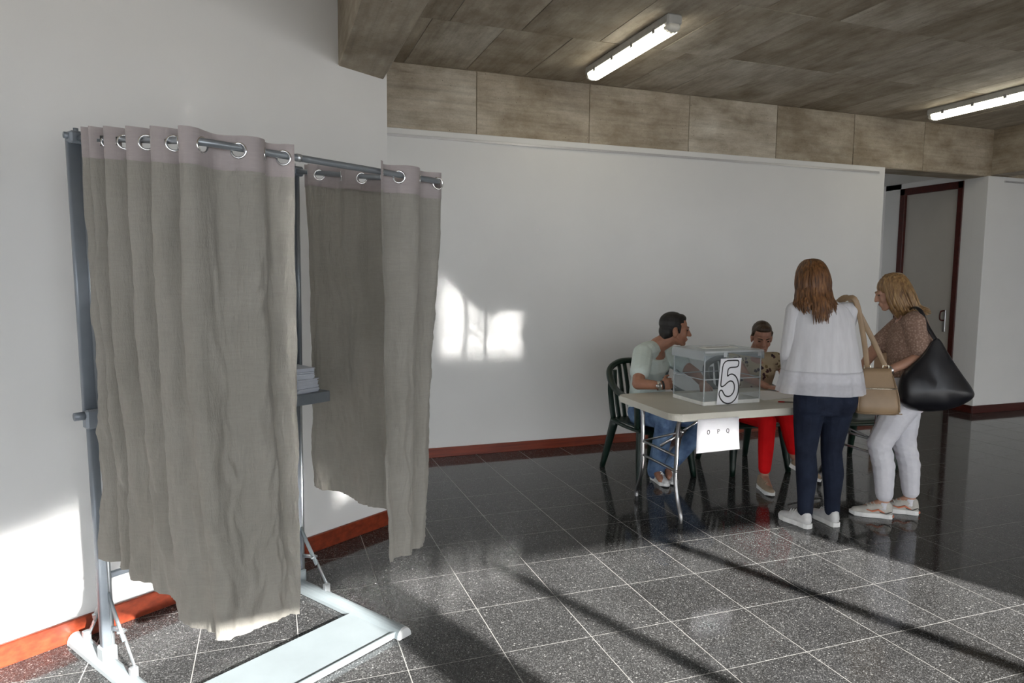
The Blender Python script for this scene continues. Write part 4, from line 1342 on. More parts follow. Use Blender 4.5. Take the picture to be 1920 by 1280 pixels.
def shoe(fig, heel, direction, mats, lift=0.0, L=0.255, pitch=0.0, tag_='shoe', accents=None, laces=True):
    """trainer with a sole, an upper and laces; heel = point on the floor under the heel"""
    up_m, sole_m = mats[0], mats[1]
    d = Vector((math.cos(direction), math.sin(direction), 0))
    M = Matrix.Translation(Vector(heel) + Vector((0, 0, lift))) @ Matrix.Rotation(direction, 4, 'Z') @ Matrix.Rotation(pitch, 4, 'Y')
    P = lambda x, y, z: M @ Vector((x * L, y * L, z))
    bm = bmesh.new()
    R3 = M.to_3x3()
    add_cap(bm, P(0.14, 0, 0.045), P(0.55, 0.0, 0.040), 0.034, 0.036)
    add_cap(bm, P(0.55, 0, 0.036), P(0.86, 0.01, 0.030), 0.037, 0.026)
    add_cap(bm, P(0.12, 0, 0.05), P(0.13, 0, 0.082), 0.033, 0.030)
    add_cap(bm, P(0.24, 0, 0.075), P(0.52, 0, 0.055), 0.032, 0.030)
    sh_me = remeshed(bm, 0.006, 3)
    root = fig.add(tag_, sh_me, up_m)
    bm = bmesh.new()
    out = [(-0.01, 0.0), (0.01, 0.10), (0.10, 0.135), (0.30, 0.125), (0.50, 0.15), (0.70, 0.175), (0.88, 0.13), (0.985, 0.04), (1.0, -0.02), (0.94, -0.10), (0.78, -0.155), (0.55, -0.14), (0.30, -0.125), (0.10, -0.135), (0.01, -0.10)]
    lo = [bm.verts.new(P(a, b * 0.98, 0.0015 + (0.008 if a > 0.9 else 0))) for a, b in out]; hi = [bm.verts.new(P(a, b, 0.030)) for a, b in out]
    n = len(out)
    bm.faces.new(lo); bm.faces.new(hi)
    for i in range(n):
        bm.faces.new((lo[i], lo[(i + 1) % n], hi[(i + 1) % n], hi[i]))
    so = fig.add('sole', bm, sole_m, parent=root)
    so.data.polygons.foreach_set('use_smooth', [False] * len(so.data.polygons))
    if laces:
        for q in (0.36, 0.44, 0.52, 0.60):
            bm = bmesh.new()
            z = 0.107 - (q - 0.30) * 0.075
            add_chain(bm, [P(q - 0.02, 0.075, z - 0.012), P(q, 0.0, z), P(q + 0.02, -0.075, z - 0.012)], [0.0035, 0.0038, 0.0035], 6)
            fig.add('lace', bm, mats[2] if len(mats) > 2 else sole_m, parent=root)
    if accents:
        for s in (-1, 1):
            bm = bmesh.new()
            add_chain(bm, [P(0.20, s * 0.137, 0.040), P(0.34, s * 0.150, 0.058), P(0.48, s * 0.150, 0.045), P(0.60, s * 0.150, 0.052)], [0.0035, 0.006, 0.006, 0.003], 6)
            fig.add('side_stripe', bm, accents[0], parent=root)
            bm = bmesh.new()
            add_chain(bm, [P(0.04, s * 0.125, 0.05), P(0.16, s * 0.14, 0.036), P(0.30, s * 0.14, 0.042)], [0.003, 0.004, 0.003], 6)
            fig.add('side_stripe', bm, accents[1], parent=root)
        bm = bmesh.new()
        add_chain(bm, [P(-0.005, -0.09, 0.018), P(-0.02, 0, 0.018), P(-0.005, 0.09, 0.018)], [0.006, 0.007, 0.006], 6)
        fig.add('heel_patch', bm, accents[0], parent=root)
    return root

MAT['sneaker_white'] = simple('silver_white_sneaker', (0.60, 0.60, 0.60), 0.4, var=0.1, vscale=25)
MAT['sole_white'] = simple('white_rubber_sole', (0.78, 0.78, 0.77), 0.5)
MAT['sneaker_tan'] = simple('tan_canvas_sneaker', (0.30, 0.23, 0.16), 0.8, var=0.1, vscale=30)
MAT['sneaker_grey'] = simple('pale_grey_running_shoe', (0.48, 0.46, 0.42), 0.6, var=0.12, vscale=25)
MAT['orange'] = simple('salmon_shoe_trim', (0.62, 0.20, 0.11), 0.6)
MAT['dark_trim'] = simple('dark_shoe_trim', (0.08, 0.075, 0.07), 0.6)
def V(*a): return Vector(a)
def lateral(yaw):      # the person's right-hand direction when facing yaw
    return Vector((math.cos(yaw - math.pi / 2), math.sin(yaw - math.pi / 2), 0))

# ---------------------------------------------------------------- man on the far side of the table
def build_man():
    F = Figure((1.94, 2.12, 0), 'dark-haired man in a pale T-shirt and faded jeans, seated at the table')
    cy_ = math.radians(-52); lat = lateral(cy_); fwd = Vector((math.cos(cy_), math.sin(cy_), 0))
    hip = V(1.93, 2.17, 0.50); belly = V(1.915, 2.12, 0.68); chest = V(1.90, 2.045, 0.90); neck = V(1.925, 2.0, 1.055)
    sR = chest + lat * 0.185 + V(0, 0, 0.085); sL = chest - lat * 0.185 + V(0, 0, 0.085)
    eR = V(1.605, 1.735, 0.795); wR = V(1.715, 1.615, 0.795)
    kR0 = V(1.775, 1.600, 0.805)
    eL = V(2.17, 1.86, 0.83); wL = V(2.08, 1.62, 0.79)
    hR = hip + lat * 0.095; hL = hip - lat * 0.095
    hR = V(1.86, 2.12, 0.50); hL = V(2.01, 2.14, 0.50)
    kR = V(1.83, 1.70, 0.525); aR = V(1.885, 1.925, 0.09)
    kL = V(2.26, 1.80, 0.47); aL = V(2.0, 1.93, 0.10)
    H = HM((2.035, 1.945, 1.158), math.radians(-114), math.radians(-4), 0, 1.1)
    bm = bmesh.new()
    head_solid(bm, H, neck + V(0.0, 0.01, -0.02), 1.0, 1.25)
    torso_solid(bm, [hip - V(0, 0, 0.06), hip + V(0, 0, 0.06), belly, chest, chest + V(0.005, -0.01, 0.08), neck - V(0, 0, 0.03)], [0.13, 0.155, 0.15, 0.175, 0.165, 0.07], [0.09, 0.11, 0.11, 0.115, 0.09, 0.06], cy_)
    add_chain(bm, [chest + V(0, 0, 0.07), sR, eR, wR], [0.07, 0.062, 0.043, 0.029])
    add_chain(bm, [chest + V(0, 0, 0.07), sL, eL, wL], [0.07, 0.062, 0.043, 0.029])
    add_chain(bm, [hR, kR, aR], [0.09, 0.058, 0.036]); add_chain(bm, [hL, kL, aL], [0.09, 0.058, 0.036])
    add_cap(bm, aR, aR + V(-0.02, -0.12, -0.05), 0.034, 0.025); add_cap(bm, aL, aL + V(-0.05, -0.1, -0.05), 0.034, 0.025)
    hand_solid(bm, wR, kR0, V(0.35, 0.8, -0.05), 0.95, 1, 1.05)
    hand_solid(bm, wL, wL + V(-0.04, -0.07, -0.01), V(0, 0, -1), 0.3, 1, 1.0)
    body = F.add('body', bm, MAT['skin_man'], 0.0055, 2)
    face_parts(F, H, MAT['hair_black'], body)
    # short hair
    bm = bmesh.new()
    for c, r in (((0, -0.022, 0.047), (0.0785, 0.094, 0.082)), ((0, -0.050, -0.010), (0.0735, 0.060, 0.066)), ((0, 0.03, 0.085), (0.05, 0.042, 0.032)), ((0, -0.065, -0.05), (0.055, 0.03, 0.03))):
        add_ell(bm, H @ Vector(c), [x * 1.1 for x in r], H.to_3x3().normalized())
    for q in (-1, 1):
        add_cap(bm, H @ Vector((q * 0.070, 0.022, 0.03)), H @ Vector((q * 0.067, 0.022, -0.012)), 0.012, 0.008)
    F.add('hair', bm, MAT['hair_black'], 0.006, 2)
    # T-shirt with a dark print on the chest
    m = NT('pale_aqua_tshirt')
    p = m.obj()
    n = m.noise(p, 4, 3)
    base = m.ramp(n, [(0.3, srgb(196, 208, 202)), (0.7, srgb(210, 220, 214))])
    pc = m.mapping(p, (8.0, 8.0, 10.5), tuple(-(c * s) for c, s in zip((0.08, -0.18, 0.80), (8.0, 8.0, 10.5))))
    ln = m.node('ShaderNodeVectorMath', operation='LENGTH'); m.link(pc, ln.inputs[0])
    pn = m.noise(m.mapping(p, (14, 14, 26)), 1.0, 3)
    msk = m.ramp(m.math('ADD', ln.outputs['Value'], m.math('MULTIPLY', pn, 0.8)), [(0.95, G(0.85)), (1.2, G(0.0))])
    m.base(m.mix(msk, base, srgb(88, 98, 100)))
    m.set(Roughness=0.9)
    m.bump(m.noise(m.mapping(p, (12, 12, 18)), 1.0, 3), 0.5, 0.012)
    bm = bmesh.new()
    torso_solid(bm, [hip - V(0, 0, 0.05), hip + V(0, 0, 0.05), belly, chest - V(0, 0, 0.02), chest + V(0.003, -0.006, 0.075), neck - V(0, 0, 0.055)], [0.175, 0.18, 0.178, 0.195, 0.185, 0.10], [0.125, 0.13, 0.135, 0.133, 0.105, 0.072], cy_)
    for s_, e_ in ((sR, eR), (sL, eL)):
        add_chain(bm, [chest + V(0, 0, 0.07), s_, s_.lerp(e_, 0.62)], [0.085, 0.078, 0.074])
    for s_ in (sR, sL):
        add_cap(bm, s_.lerp(neck, 0.25), neck + V(-0.012, 0.03, -0.045), 0.075, 0.066)
    F.add('t_shirt', bm, m.m, 0.007, 3)
    # jeans
    bm = bmesh.new()
    torso_solid(bm, [hip - V(0, 0, 0.09), hip, hip + V(0, 0, 0.075)], [0.15, 0.172, 0.165], [0.11, 0.125, 0.12], cy_)
    add_chain(bm, [hip, hR, kR, kR.lerp(aR, 0.5), aR, aR + V(0, 0, -0.02)], [0.11, 0.105, 0.076, 0.068, 0.062, 0.060]); add_chain(bm, [hip, hL, kL, kL.lerp(aL, 0.5), aL, aL + V(0, 0, -0.02)], [0.11, 0.105, 0.076, 0.068, 0.062, 0.060])
    F.add('jeans', bm, MAT['jeans_faded'], 0.008, 3)
    shoe(F, (1.90, 1.985, 0), math.radians(-95), (MAT['sneaker_white'], MAT['sole_white']))
    shoe(F, (2.02, 2.0, 0), math.radians(-105), (MAT['sneaker_white'], MAT['sole_white']))
    # wrist watch and bracelet
    ax = (kR0 - wR).normalized()
    for off, r, w, mt, nm in ((-0.012, 0.033, 0.012, MAT['steel_watch'], 'watch_band'), (0.016, 0.033, 0.007, MAT['black_rubber'], 'bracelet')):
        c = wR + ax * off
        bm = bmesh.new()
        add_loft(bm, [c - ax * w, c + ax * w], r, r * 1.08, 18, caps=False)
        o = F.add(nm, bm, mt)
        if nm == 'watch_band':
            bm = bmesh.new()
            add_loft(bm, [c + V(-0.02, -0.030, 0.004), c + V(-0.024, -0.037, 0.005)], 0.017, 0.017, 14)
            F.add('watch_face', bm, MAT['steel_watch'], parent=o)
    return F
build_man()

# ---------------------------------------------------------------- seated woman in red trousers
def build_seated_woman():
    F = Figure((2.80, 2.05, 0), 'woman in a floral sleeveless top and red trousers, seated and looking down')
    cy_ = math.radians(-112); lat = lateral(cy_)
    hip = V(2.79, 2.04, 0.49); belly = V(2.785, 1.99, 0.64); chest = V(2.775, 1.93, 0.83); neck = V(2.765, 1.885, 0.975)
    sR = chest + lat * 0.165 + V(0, 0, 0.085); sL = chest - lat * 0.165 + V(0, 0, 0.085)
    eR = V(2.545, 1.72, 0.80); wR = V(2.56, 1.52, 0.765)
    eL = V(2.985, 1.77, 0.775); wL = V(2.86, 1.55, 0.765)
    hR = V(2.70, 2.0, 0.49); hL = V(2.87, 1.99, 0.49)
    kR = V(2.58, 1.52, 0.50); aR = V(2.535, 1.475, 0.10)
    kL = V(2.735, 1.50, 0.545); aL = V(2.80, 1.475, 0.235)
    H = HM((2.755, 1.83, 1.095), math.radians(-112 - 90 - 6), math.radians(-22), 0, 1.0)
    bm = bmesh.new()
    head_solid(bm, H, neck + V(0, 0.02, -0.02), 0.97, 0.8)
    torso_solid(bm, [hip - V(0, 0, 0.06), hip + V(0, 0, 0.05), belly, chest, chest + V(0, 0, 0.08), neck - V(0, 0, 0.03)], [0.14, 0.16, 0.13, 0.15, 0.14, 0.055], [0.09, 0.10, 0.09, 0.10, 0.075, 0.05], cy_)
    add_chain(bm, [chest + V(0, 0, 0.07), sR, eR, wR], [0.055, 0.046, 0.034, 0.024]); add_chain(bm, [chest + V(0, 0, 0.07), sL, eL, wL], [0.055, 0.046, 0.034, 0.024])
    add_chain(bm, [hR, kR, aR], [0.08, 0.05, 0.032]); add_chain(bm, [hL, kL, aL], [0.08, 0.05, 0.032])
    add_cap(bm, aR, V(2.50, 1.37, 0.04), 0.03, 0.022); add_cap(bm, aL, V(2.86, 1.41, 0.17), 0.03, 0.022)
    hand_solid(bm, wR, wR + V(0.02, -0.075, -0.004), V(0, 0, -1), 0.3, 1, 0.9)
    hand_solid(bm, wL, wL + V(-0.04, -0.065, -0.004), V(0, 0, -1), 0.3, -1, 0.9)
    body = F.add('body', bm, MAT['skin_f'], 0.0055, 2)
    face_parts(F, H, MAT['hair_brown'], body, True)
    bm = bmesh.new()
    for c, r in (((0, -0.026, 0.046), (0.0775, 0.092, 0.082)), ((0, 0.022, 0.088), (0.058, 0.048, 0.034)), ((0, -0.055, 0.0), (0.072, 0.055, 0.07)), ((0, -0.115, 0.02), (0.035, 0.035, 0.035))):
        add_ell(bm, H @ Vector(c), r, H.to_3x3().normalized())
    for q in (-1, 1):
        add_cap(bm, H @ Vector((q * 0.066, 0.012, 0.05)), H @ Vector((q * 0.074, -0.02, 0.0)), 0.014, 0.010)
    F.add('hair', bm, MAT['hair_brown'], 0.006, 2)
    # floral sleeveless top
    m = NT('floral_beige_top')
    p = m.obj()
    v = m.node('ShaderNodeTexVoronoi', feature='F1'); v.inputs['Scale'].default_value = 30
    dst = m.node('ShaderNodeVectorMath', operation='ADD')
    m.link(p, dst.inputs[0])
    nz = m.node('ShaderNodeTexNoise'); nz.inputs['Scale'].default_value = 40; m.link(p, nz.inputs['Vector'])
    sc = m.node('ShaderNodeVectorMath', operation='SCALE'); sc.inputs['Scale'].default_value = 0.03; m.link(nz.outputs['Color'], sc.inputs[0])
    m.link(sc.outputs[0], dst.inputs[1]); m.link(dst.outputs[0], v.inputs['Vector'])
    sep = m.node('ShaderNodeSeparateColor'); m.link(v.outputs['Color'], sep.inputs[0])
    msk = m.math('MULTIPLY', m.math('LESS_THAN', v.outputs['Distance'], 0.42), m.math('GREATER_THAN', sep.outputs[0], 0.52))
    fl_ = m.ramp(sep.outputs[1], [(0.0, srgb(48, 38, 44)), (0.5, srgb(70, 40, 48)), (0.8, srgb(120, 104, 70))])
    m.base(m.mix(msk, srgb(176, 160, 132), fl_))
    m.set(Roughness=0.9)
    m.bump(m.noise(m.mapping(p, (16, 16, 10)), 1.0, 3), 0.4, 0.01)
    bm = bmesh.new()
    torso_solid(bm, [hip - V(0, 0, 0.02), hip + V(0, 0, 0.06), belly, chest - V(0, 0, 0.01), chest + V(0, 0, 0.075), neck - V(0, 0, 0.045)], [0.18, 0.175, 0.155, 0.168, 0.165, 0.085], [0.12, 0.115, 0.108, 0.118, 0.092, 0.06], cy_)
    for s_, e_ in ((sR, eR), (sL, eL)):
        add_chain(bm, [chest + V(0, 0, 0.07), s_, s_.lerp(e_, 0.22)], [0.07, 0.060, 0.062])
    F.add('sleeveless_top', bm, m.m, 0.007, 2)
    bm = bmesh.new()
    torso_solid(bm, [hip - V(0, 0, 0.09), hip, hip + V(0, 0, 0.06)], [0.14, 0.168, 0.16], [0.10, 0.115, 0.11], cy_)
    add_chain(bm, [hip, hR, kR, kR.lerp(aR, 0.5), aR + V(0, 0, 0.06)], [0.10, 0.095, 0.064, 0.056, 0.045]); add_chain(bm, [hip, hL, kL, kL.lerp(aL, 0.5), aL + V(-0.008, 0, 0.05)], [0.10, 0.095, 0.064, 0.056, 0.047])
    F.add('red_trousers', bm, MAT['red_trousers'], 0.007, 2)
    shoe(F, (2.545, 1.535, 0), math.radians(-108), (MAT['sneaker_tan'], MAT['sole_white'], MAT['sneaker_tan']), L=0.24)
    shoe(F, (2.785, 1.505, 0), math.radians(-50), (MAT['sneaker_tan'], MAT['sole_white'], MAT['sneaker_tan']), lift=0.15, L=0.24, pitch=math.radians(24))
    return F
build_seated_woman()

# ---------------------------------------------------------------- standing woman in a white blouse, seen from behind
def build_woman_blouse():
    F = Figure((2.34, 0.77, 0), 'woman with long auburn hair, white blouse and dark jeans, seen from behind')
    cy_ = math.radians(72); lat = lateral(cy_); fwd = Vector((math.cos(cy_), math.sin(cy_), 0))
    hip = V(2.355, 0.755, 0.86); belly = V(2.345, 0.765, 1.05); chest = V(2.325, 0.775, 1.26); neck = V(2.30, 0.79, 1.425)
    sR = chest + lat * 0.17 + V(0, 0, 0.10); sL = chest - lat * 0.17 + V(0, 0, 0.10)
    eL = V(2.14, 0.84, 1.09); wL = V(2.27, 0.99, 0.97)
    eR = V(2.545, 0.83, 1.10); wR = V(2.53, 0.97, 0.94)
    hL = hip - lat * 0.09 + V(0, 0, -0.02); hR = hip + lat * 0.09 + V(0, 0, -0.02)
    aL = V(2.268, 0.775, 0.085); aR = V(2.455, 0.745, 0.085)
    kL = V(2.272, 0.80, 0.47); kR = V(2.452, 0.775, 0.47)
    H = HM((2.268, 0.83, 1.54), math.radians(72 - 90 + 8), math.radians(-8), 0, 1.0)
    bm = bmesh.new()
    head_solid(bm, H, neck, 0.97, 0.8)
    torso_solid(bm, [hip - V(0, 0, 0.12), hip, belly, chest, chest + V(0, 0, 0.09), neck - V(0, 0, 0.03)], [0.13, 0.165, 0.125, 0.15, 0.145, 0.055], [0.09, 0.10, 0.085, 0.095, 0.075, 0.05], cy_)
    add_chain(bm, [chest + V(0, 0, 0.08), sL, eL, wL], [0.055, 0.046, 0.034, 0.024]); add_chain(bm, [chest + V(0, 0, 0.08), sR, eR, wR], [0.055, 0.046, 0.034, 0.024])
    add_chain(bm, [hL, kL, kL.lerp(aL, 0.35) - fwd * 0.018, aL], [0.08, 0.052, 0.052, 0.034]); add_chain(bm, [hR, kR, kR.lerp(aR, 0.35) - fwd * 0.018, aR], [0.08, 0.052, 0.052, 0.034])
    add_cap(bm, aL, aL + V(-0.01, 0.13, -0.05), 0.03, 0.022); add_cap(bm, aR, aR + V(0.02, 0.13, -0.05), 0.03, 0.022)
    hand_solid(bm, wL, wL + V(0.05, 0.05, -0.01), V(0.3, 0.3, -0.8), 0.5, 1, 0.92)
    hand_solid(bm, wR, wR + V(-0.02, 0.07, -0.03), V(-0.6, 0, -0.8), 0.5, -1, 0.92)
    body = F.add('body', bm, MAT['skin_w'], 0.006, 2)
    face_parts(F, H, MAT['hair_auburn'], body)
    # jeans
    bm = bmesh.new()
    torso_solid(bm, [hip - V(0, 0, 0.14), hip - V(0, 0, 0.07), hip + V(0, 0, 0.02), hip + V(0, 0, 0.13)], [0.14, 0.187, 0.185, 0.155], [0.10, 0.125, 0.118, 0.105], cy_)
    for s_, h_, k_, a_ in ((-1, hL, kL, aL), (1, hR, kR, aR)):
        add_cap(bm, h_ - fwd * 0.035 - V(0, 0, 0.02), h_ - fwd * 0.03 - V(0, 0, 0.05), 0.098, 0.095)
        add_chain(bm, [h_ - V(0, 0, 0.06), h_.lerp(k_, 0.55), k_, k_.lerp(a_, 0.35) - fwd * 0.02, k_.lerp(a_, 0.75) - fwd * 0.006, a_ + V(0, 0, 0.01)], [0.098, 0.084, 0.064, 0.066, 0.050, 0.047])
    F.add('jeans', bm, MAT['jeans_dark'], 0.0075, 2)
    # blouse: yoke, flared body with soft vertical folds, sheer hem
    def blouse_rings(z0, z1, grow, n):
        zs = [1.435, 1.41, 1.375, 1.31, 1.20, 1.05, 0.95, 0.865]
        wx = [0.065, 0.125, 0.18, 0.198, 0.205, 0.232, 0.25, 0.268]
        wy = [0.055, 0.075, 0.095, 0.112, 0.125, 0.142, 0.152, 0.162]
        cx = [2.302, 2.305, 2.312, 2.32, 2.326, 2.328, 2.326, 2.322]; cyy = [0.785, 0.782, 0.778, 0.773, 0.765, 0.755, 0.752, 0.75]
        out = []
        for i in range(n):
            z = z0 + (z1 - z0) * i / (n - 1)
            f = lambda a: float(np.interp(-z, [-q for q in zs], a))
            out.append((V(f(cx), f(cyy), z), f(wx) + grow, f(wy) + grow))
        return out
    def ring_mesh(rings, seg, amp, seed):
        bm = bmesh.new(); R_ = []
        for c, a, b in rings:
            low = max(0.0, min(1.0, (1.30 - c.z) / 0.42))
            ring = []
            for k in range(seg):
                th_ = 2 * math.pi * k / seg
                fold = amp * low * (math.sin(9 * th_ + seed) + 0.6 * math.sin(17 * th_ + 2.1 * seed) + 0.3 * math.sin(31 * th_))
                p = c + lat * ((a + fold) * math.cos(th_)) + fwd * ((b + fold) * math.sin(th_))
                p.z += -0.012 * low * low * max(0, -math.sin(th_)) + 0.004 * low * math.sin(3 * th_ + seed)
                ring.append(bm.verts.new(p))
            R_.append(ring)
        for i in range(len(R_) - 1):
            for k in range(seg):
                bm.faces.new((R_[i][k], R_[i][(k + 1) % seg], R_[i + 1][(k + 1) % seg], R_[i + 1][k]))
        bm.faces.new(R_[0])
        return bm
    m = NT('white_chiffon_blouse')
    p = m.obj(); n = m.noise(m.mapping(p, (30, 30, 3)), 1.0, 3)
    col = m.ramp(n, [(0.3, srgb(222, 222, 226)), (0.7, srgb(236, 236, 240))])
    m.base(col); m.set(Roughness=0.7)
    m.bump(n, 0.25, 0.01)
    tr = m.node('ShaderNodeBsdfTranslucent'); m.link(col, tr.inputs['Color'])
    mx = m.node('ShaderNodeMixShader'); mx.inputs[0].default_value = 0.2
    m.link(m.b.outputs[0], mx.inputs[1]); m.link(tr.outputs[0], mx.inputs[2]); m.link(mx.outputs[0], m.out.inputs['Surface'])
    blouse_m = m.m
    m2 = NT('sheer_white_hem'); m2.base(srgb(222, 222, 228)); m2.set(Roughness=0.7)
    n2 = m2.noise(m2.obj(), 40, 2)
    tp = m2.node('ShaderNodeBsdfTransparent'); mx = m2.node('ShaderNodeMixShader')
    m2.link(m2.ramp(n2, [(0.3, G(0.28)), (0.7, G(0.36))]), mx.inputs[0])
    m2.link(m2.b.outputs[0], mx.inputs[1]); m2.link(tp.outputs[0], mx.inputs[2]); m2.link(mx.outputs[0], m2.out.inputs['Surface'])
    bl = F.add('blouse', ring_mesh(blouse_rings(1.43, 0.935, 0.0, 30), 96, 0.0042, 1.3), blouse_m)
    F.add('sheer_hem', ring_mesh(blouse_rings(1.0, 0.865, 0.004, 10), 96, 0.0046, 1.3), m2.m, parent=bl)
    bm = bmesh.new()
    add_chain(bm, [chest - lat * 0.12 + V(0, 0, 0.10), sL, eL, wL], [0.055, 0.056, 0.052, 0.04])
    F.add('sleeve', bm, blouse_m, 0.007, 3, parent=bl)
    bm = bmesh.new()
    add_chain(bm, [chest + lat * 0.12 + V(0, 0, 0.10), sR, eR, wR], [0.055, 0.056, 0.05, 0.04])
    F.add('sleeve', bm, blouse_m, 0.007, 3, parent=bl)
    # long hair falling down the back
    r = random.Random(3)
    bm = bmesh.new()
    for c, rr in (((0, -0.02, 0.045), (0.084, 0.098, 0.084)), ((0, -0.055, -0.04), (0.088, 0.06, 0.09)), ((0, -0.075, -0.11), (0.085, 0.04, 0.07)), ((0, -0.09, -0.165), (0.065, 0.025, 0.045))):
        add_ell(bm, H @ Vector(c), rr, H.to_3x3().normalized())
    hair = F.add('hair', bm, MAT['hair_auburn'], 0.007, 3)
    locks = []
    for i in range(210):
        th_ = r.uniform(-2.75, -0.35) if i < 160 else r.choice((r.uniform(-3.3, -2.6), r.uniform(-0.5, 0.2)))
        sx, sy = math.cos(th_), math.sin(th_)
        end = r.uniform(-0.175, -0.25) if abs(sx + 0.15) < 0.45 else r.uniform(-0.11, -0.19)
        flare = 1.0 + r.uniform(0.0, 0.35) * (abs(sx))
        wv1 = r.uniform(-0.007, 0.007)
        pts = [Vector((sx * 0.03, -0.02 + sy * 0.03, 0.131)), Vector((sx * 0.066, -0.02 + sy * 0.075, 0.105)), Vector((sx * 0.094, -0.022 + sy * 0.098, 0.05)), Vector((sx * 0.104 + wv1, -0.026 + sy * 0.098, -0.02)),
               Vector((sx * 0.108 - wv1, -0.03 + sy * 0.096, -0.09)), Vector((sx * (0.105 * flare) + wv1, -0.04 + sy * 0.098, -0.15)), Vector((sx * 0.098 * flare + r.uniform(-0.02, 0.02), -0.055 + sy * 0.09 + r.uniform(-0.006, 0.01), end - 0.03))]
        w = r.uniform(0.006, 0.011)
        locks.append((bezier_pts([H @ q for q in pts], 3), [w * 0.5] + [w] * 14 + [w * 0.9, w * 0.7, w * 0.45, w * 0.15][:4], 0.45))
    lb = bmesh.new()
    for pts, rr, fl_ in locks:
        add_loft(lb, pts, [x * fl_ for x in rr[:len(pts)]] if len(rr) >= len(pts) else [0.004 * fl_] * len(pts), rr[:len(pts)], 6)
    F.add('hair_locks', lb, MAT['hair_auburn'], parent=hair)
    for x, y, dr in ((2.262, 0.722, math.radians(97)), (2.445, 0.69, math.radians(84))):
        shoe(F, (x, y, 0), dr, (MAT['sneaker_white'], MAT['sole_white']), L=0.245)
    return F
build_woman_blouse()

# ---------------------------------------------------------------- standing woman in white trousers
def build_woman_white_trousers():
    F = Figure((3.03, 0.80, 0), 'blonde woman in a beige knit top and white cropped trousers, standing in profile')
    cy_ = math.radians(138); lat = lateral(cy_); fwd = Vector((math.cos(cy_), math.sin(cy_), 0))
    hip = V(3.09, 0.80, 0.83); belly = V(3.125, 0.815, 0.98); chest = V(3.14, 0.84, 1.18); neck = V(3.10, 0.88, 1.345)
    left = -lat
    sL = chest + left * 0.15 + V(0, 0, 0.10); sR = chest - left * 0.15 + V(0, 0, 0.10)
    eL = V(3.055, 0.675, 1.06); wL = V(2.85, 0.735, 0.975)
    eR = V(3.02, 1.02, 1.06); wR = V(2.88, 0.98, 0.95)
    aL = V(2.885, 0.745, 0.10); aR = V(3.115, 0.745, 0.10)
    hL = hip + left * 0.07 + V(0, 0, -0.02); hR = hip - left * 0.07 + V(0, 0, -0.02)
    kL = V(2.885, 0.795, 0.48); kR = V(3.105, 0.80, 0.48)
    H = HM((3.045, 0.92, 1.465), math.radians(138 - 90), math.radians(-16), 0, 1.0)
    bm = bmesh.new()
    head_solid(bm, H, neck, 0.97, 0.9)
    torso_solid(bm, [hip - V(0, 0, 0.12), hip, belly, chest, chest + V(-0.01, 0.01, 0.09), neck - V(0, 0, 0.03)], [0.13, 0.16, 0.14, 0.15, 0.14, 0.055], [0.09, 0.105, 0.10, 0.11, 0.085, 0.05], cy_)
    add_chain(bm, [chest + V(0, 0, 0.08), sL, eL, wL], [0.06, 0.052, 0.040, 0.026]); add_chain(bm, [chest + V(0, 0, 0.08), sR, eR, wR], [0.06, 0.052, 0.040, 0.026])
    add_chain(bm, [hL, kL, kL.lerp(aL, 0.35) - fwd * 0.02, aL], [0.085, 0.055, 0.053, 0.035]); add_chain(bm, [hR, kR, kR.lerp(aR, 0.35) - fwd * 0.02, aR], [0.085, 0.055, 0.053, 0.035])
    add_cap(bm, aL, aL + fwd * 0.12 - V(0, 0, 0.06), 0.032, 0.022); add_cap(bm, aR, aR + fwd * 0.12 - V(0, 0, 0.06), 0.032, 0.022)
    hand_solid(bm, wL, wL + V(-0.055, 0.045, -0.03), V(0.2, 0.5, -0.6), 0.75, -1, 0.92)
    hand_solid(bm, wR, wR + V(-0.06, 0.02, -0.03), V(0, -0.3, -0.8), 0.6, 1, 0.92)
    body = F.add('body', bm, MAT['skin_w'], 0.0058, 2)
    face_parts(F, H, MAT['hair_blonde'], body)
    # white trousers, cropped above the ankle
    bm = bmesh.new()
    torso_solid(bm, [hip - V(0, 0, 0.14), hip - V(0, 0, 0.06), hip + V(0, 0, 0.03), hip + V(0, 0, 0.12)], [0.14, 0.175, 0.175, 0.16], [0.10, 0.13, 0.125, 0.118], cy_)
    for h_, k_, a_ in ((hL, kL, aL), (hR, kR, aR)):
        add_chain(bm, [h_ - V(0, 0, 0.03), h_.lerp(k_, 0.5), k_ + fwd * 0.008, k_.lerp(a_, 0.4) - fwd * 0.012, a_ + V(0, 0, 0.055)], [0.108, 0.092, 0.074, 0.068, 0.054])
    def folds(co, nr):
        z = co[:, 2]
        k = np.exp(-((z - 0.42) / 0.10) ** 2) * 0.0022 + 0.0006
        return co + nr * (k * np.sin(z * 95 + 3 * np.sin(co[:, 0] * 30)))[:, None]
    F.add('white_trousers', bm, MAT['white_trousers'], 0.007, 2, fn=folds)
    # knit top
    m = NT('beige_knit_top')
    p = m.obj()
    vo = m.node('ShaderNodeTexVoronoi', feature='F1'); vo.inputs['Scale'].default_value = 75; m.link(p, vo.inputs['Vector'])
    c = m.ramp(vo.outputs['Distance'], [(0.0, srgb(176, 150, 134)), (0.6, srgb(134, 108, 94))])
    m.base(c); m.set(Roughness=0.95)
    m.bump(vo.outputs['Distance'], 0.6, 0.006)
    bm = bmesh.new()
    torso_solid(bm, [hip + V(0, 0, 0.04), belly, chest - V(0, 0, 0.02), chest + V(-0.01, 0.01, 0.085), neck - V(0, 0, 0.04)], [0.185, 0.175, 0.172, 0.165, 0.085], [0.138, 0.135, 0.138, 0.11, 0.065], cy_)
    for s_, e_ in ((sL, eL), (sR, eR)):
        add_chain(bm, [chest + V(0, 0, 0.08), s_, s_.lerp(e_, 0.72)], [0.075, 0.074, 0.073])
    F.add('knit_top', bm, m.m, 0.007, 2)
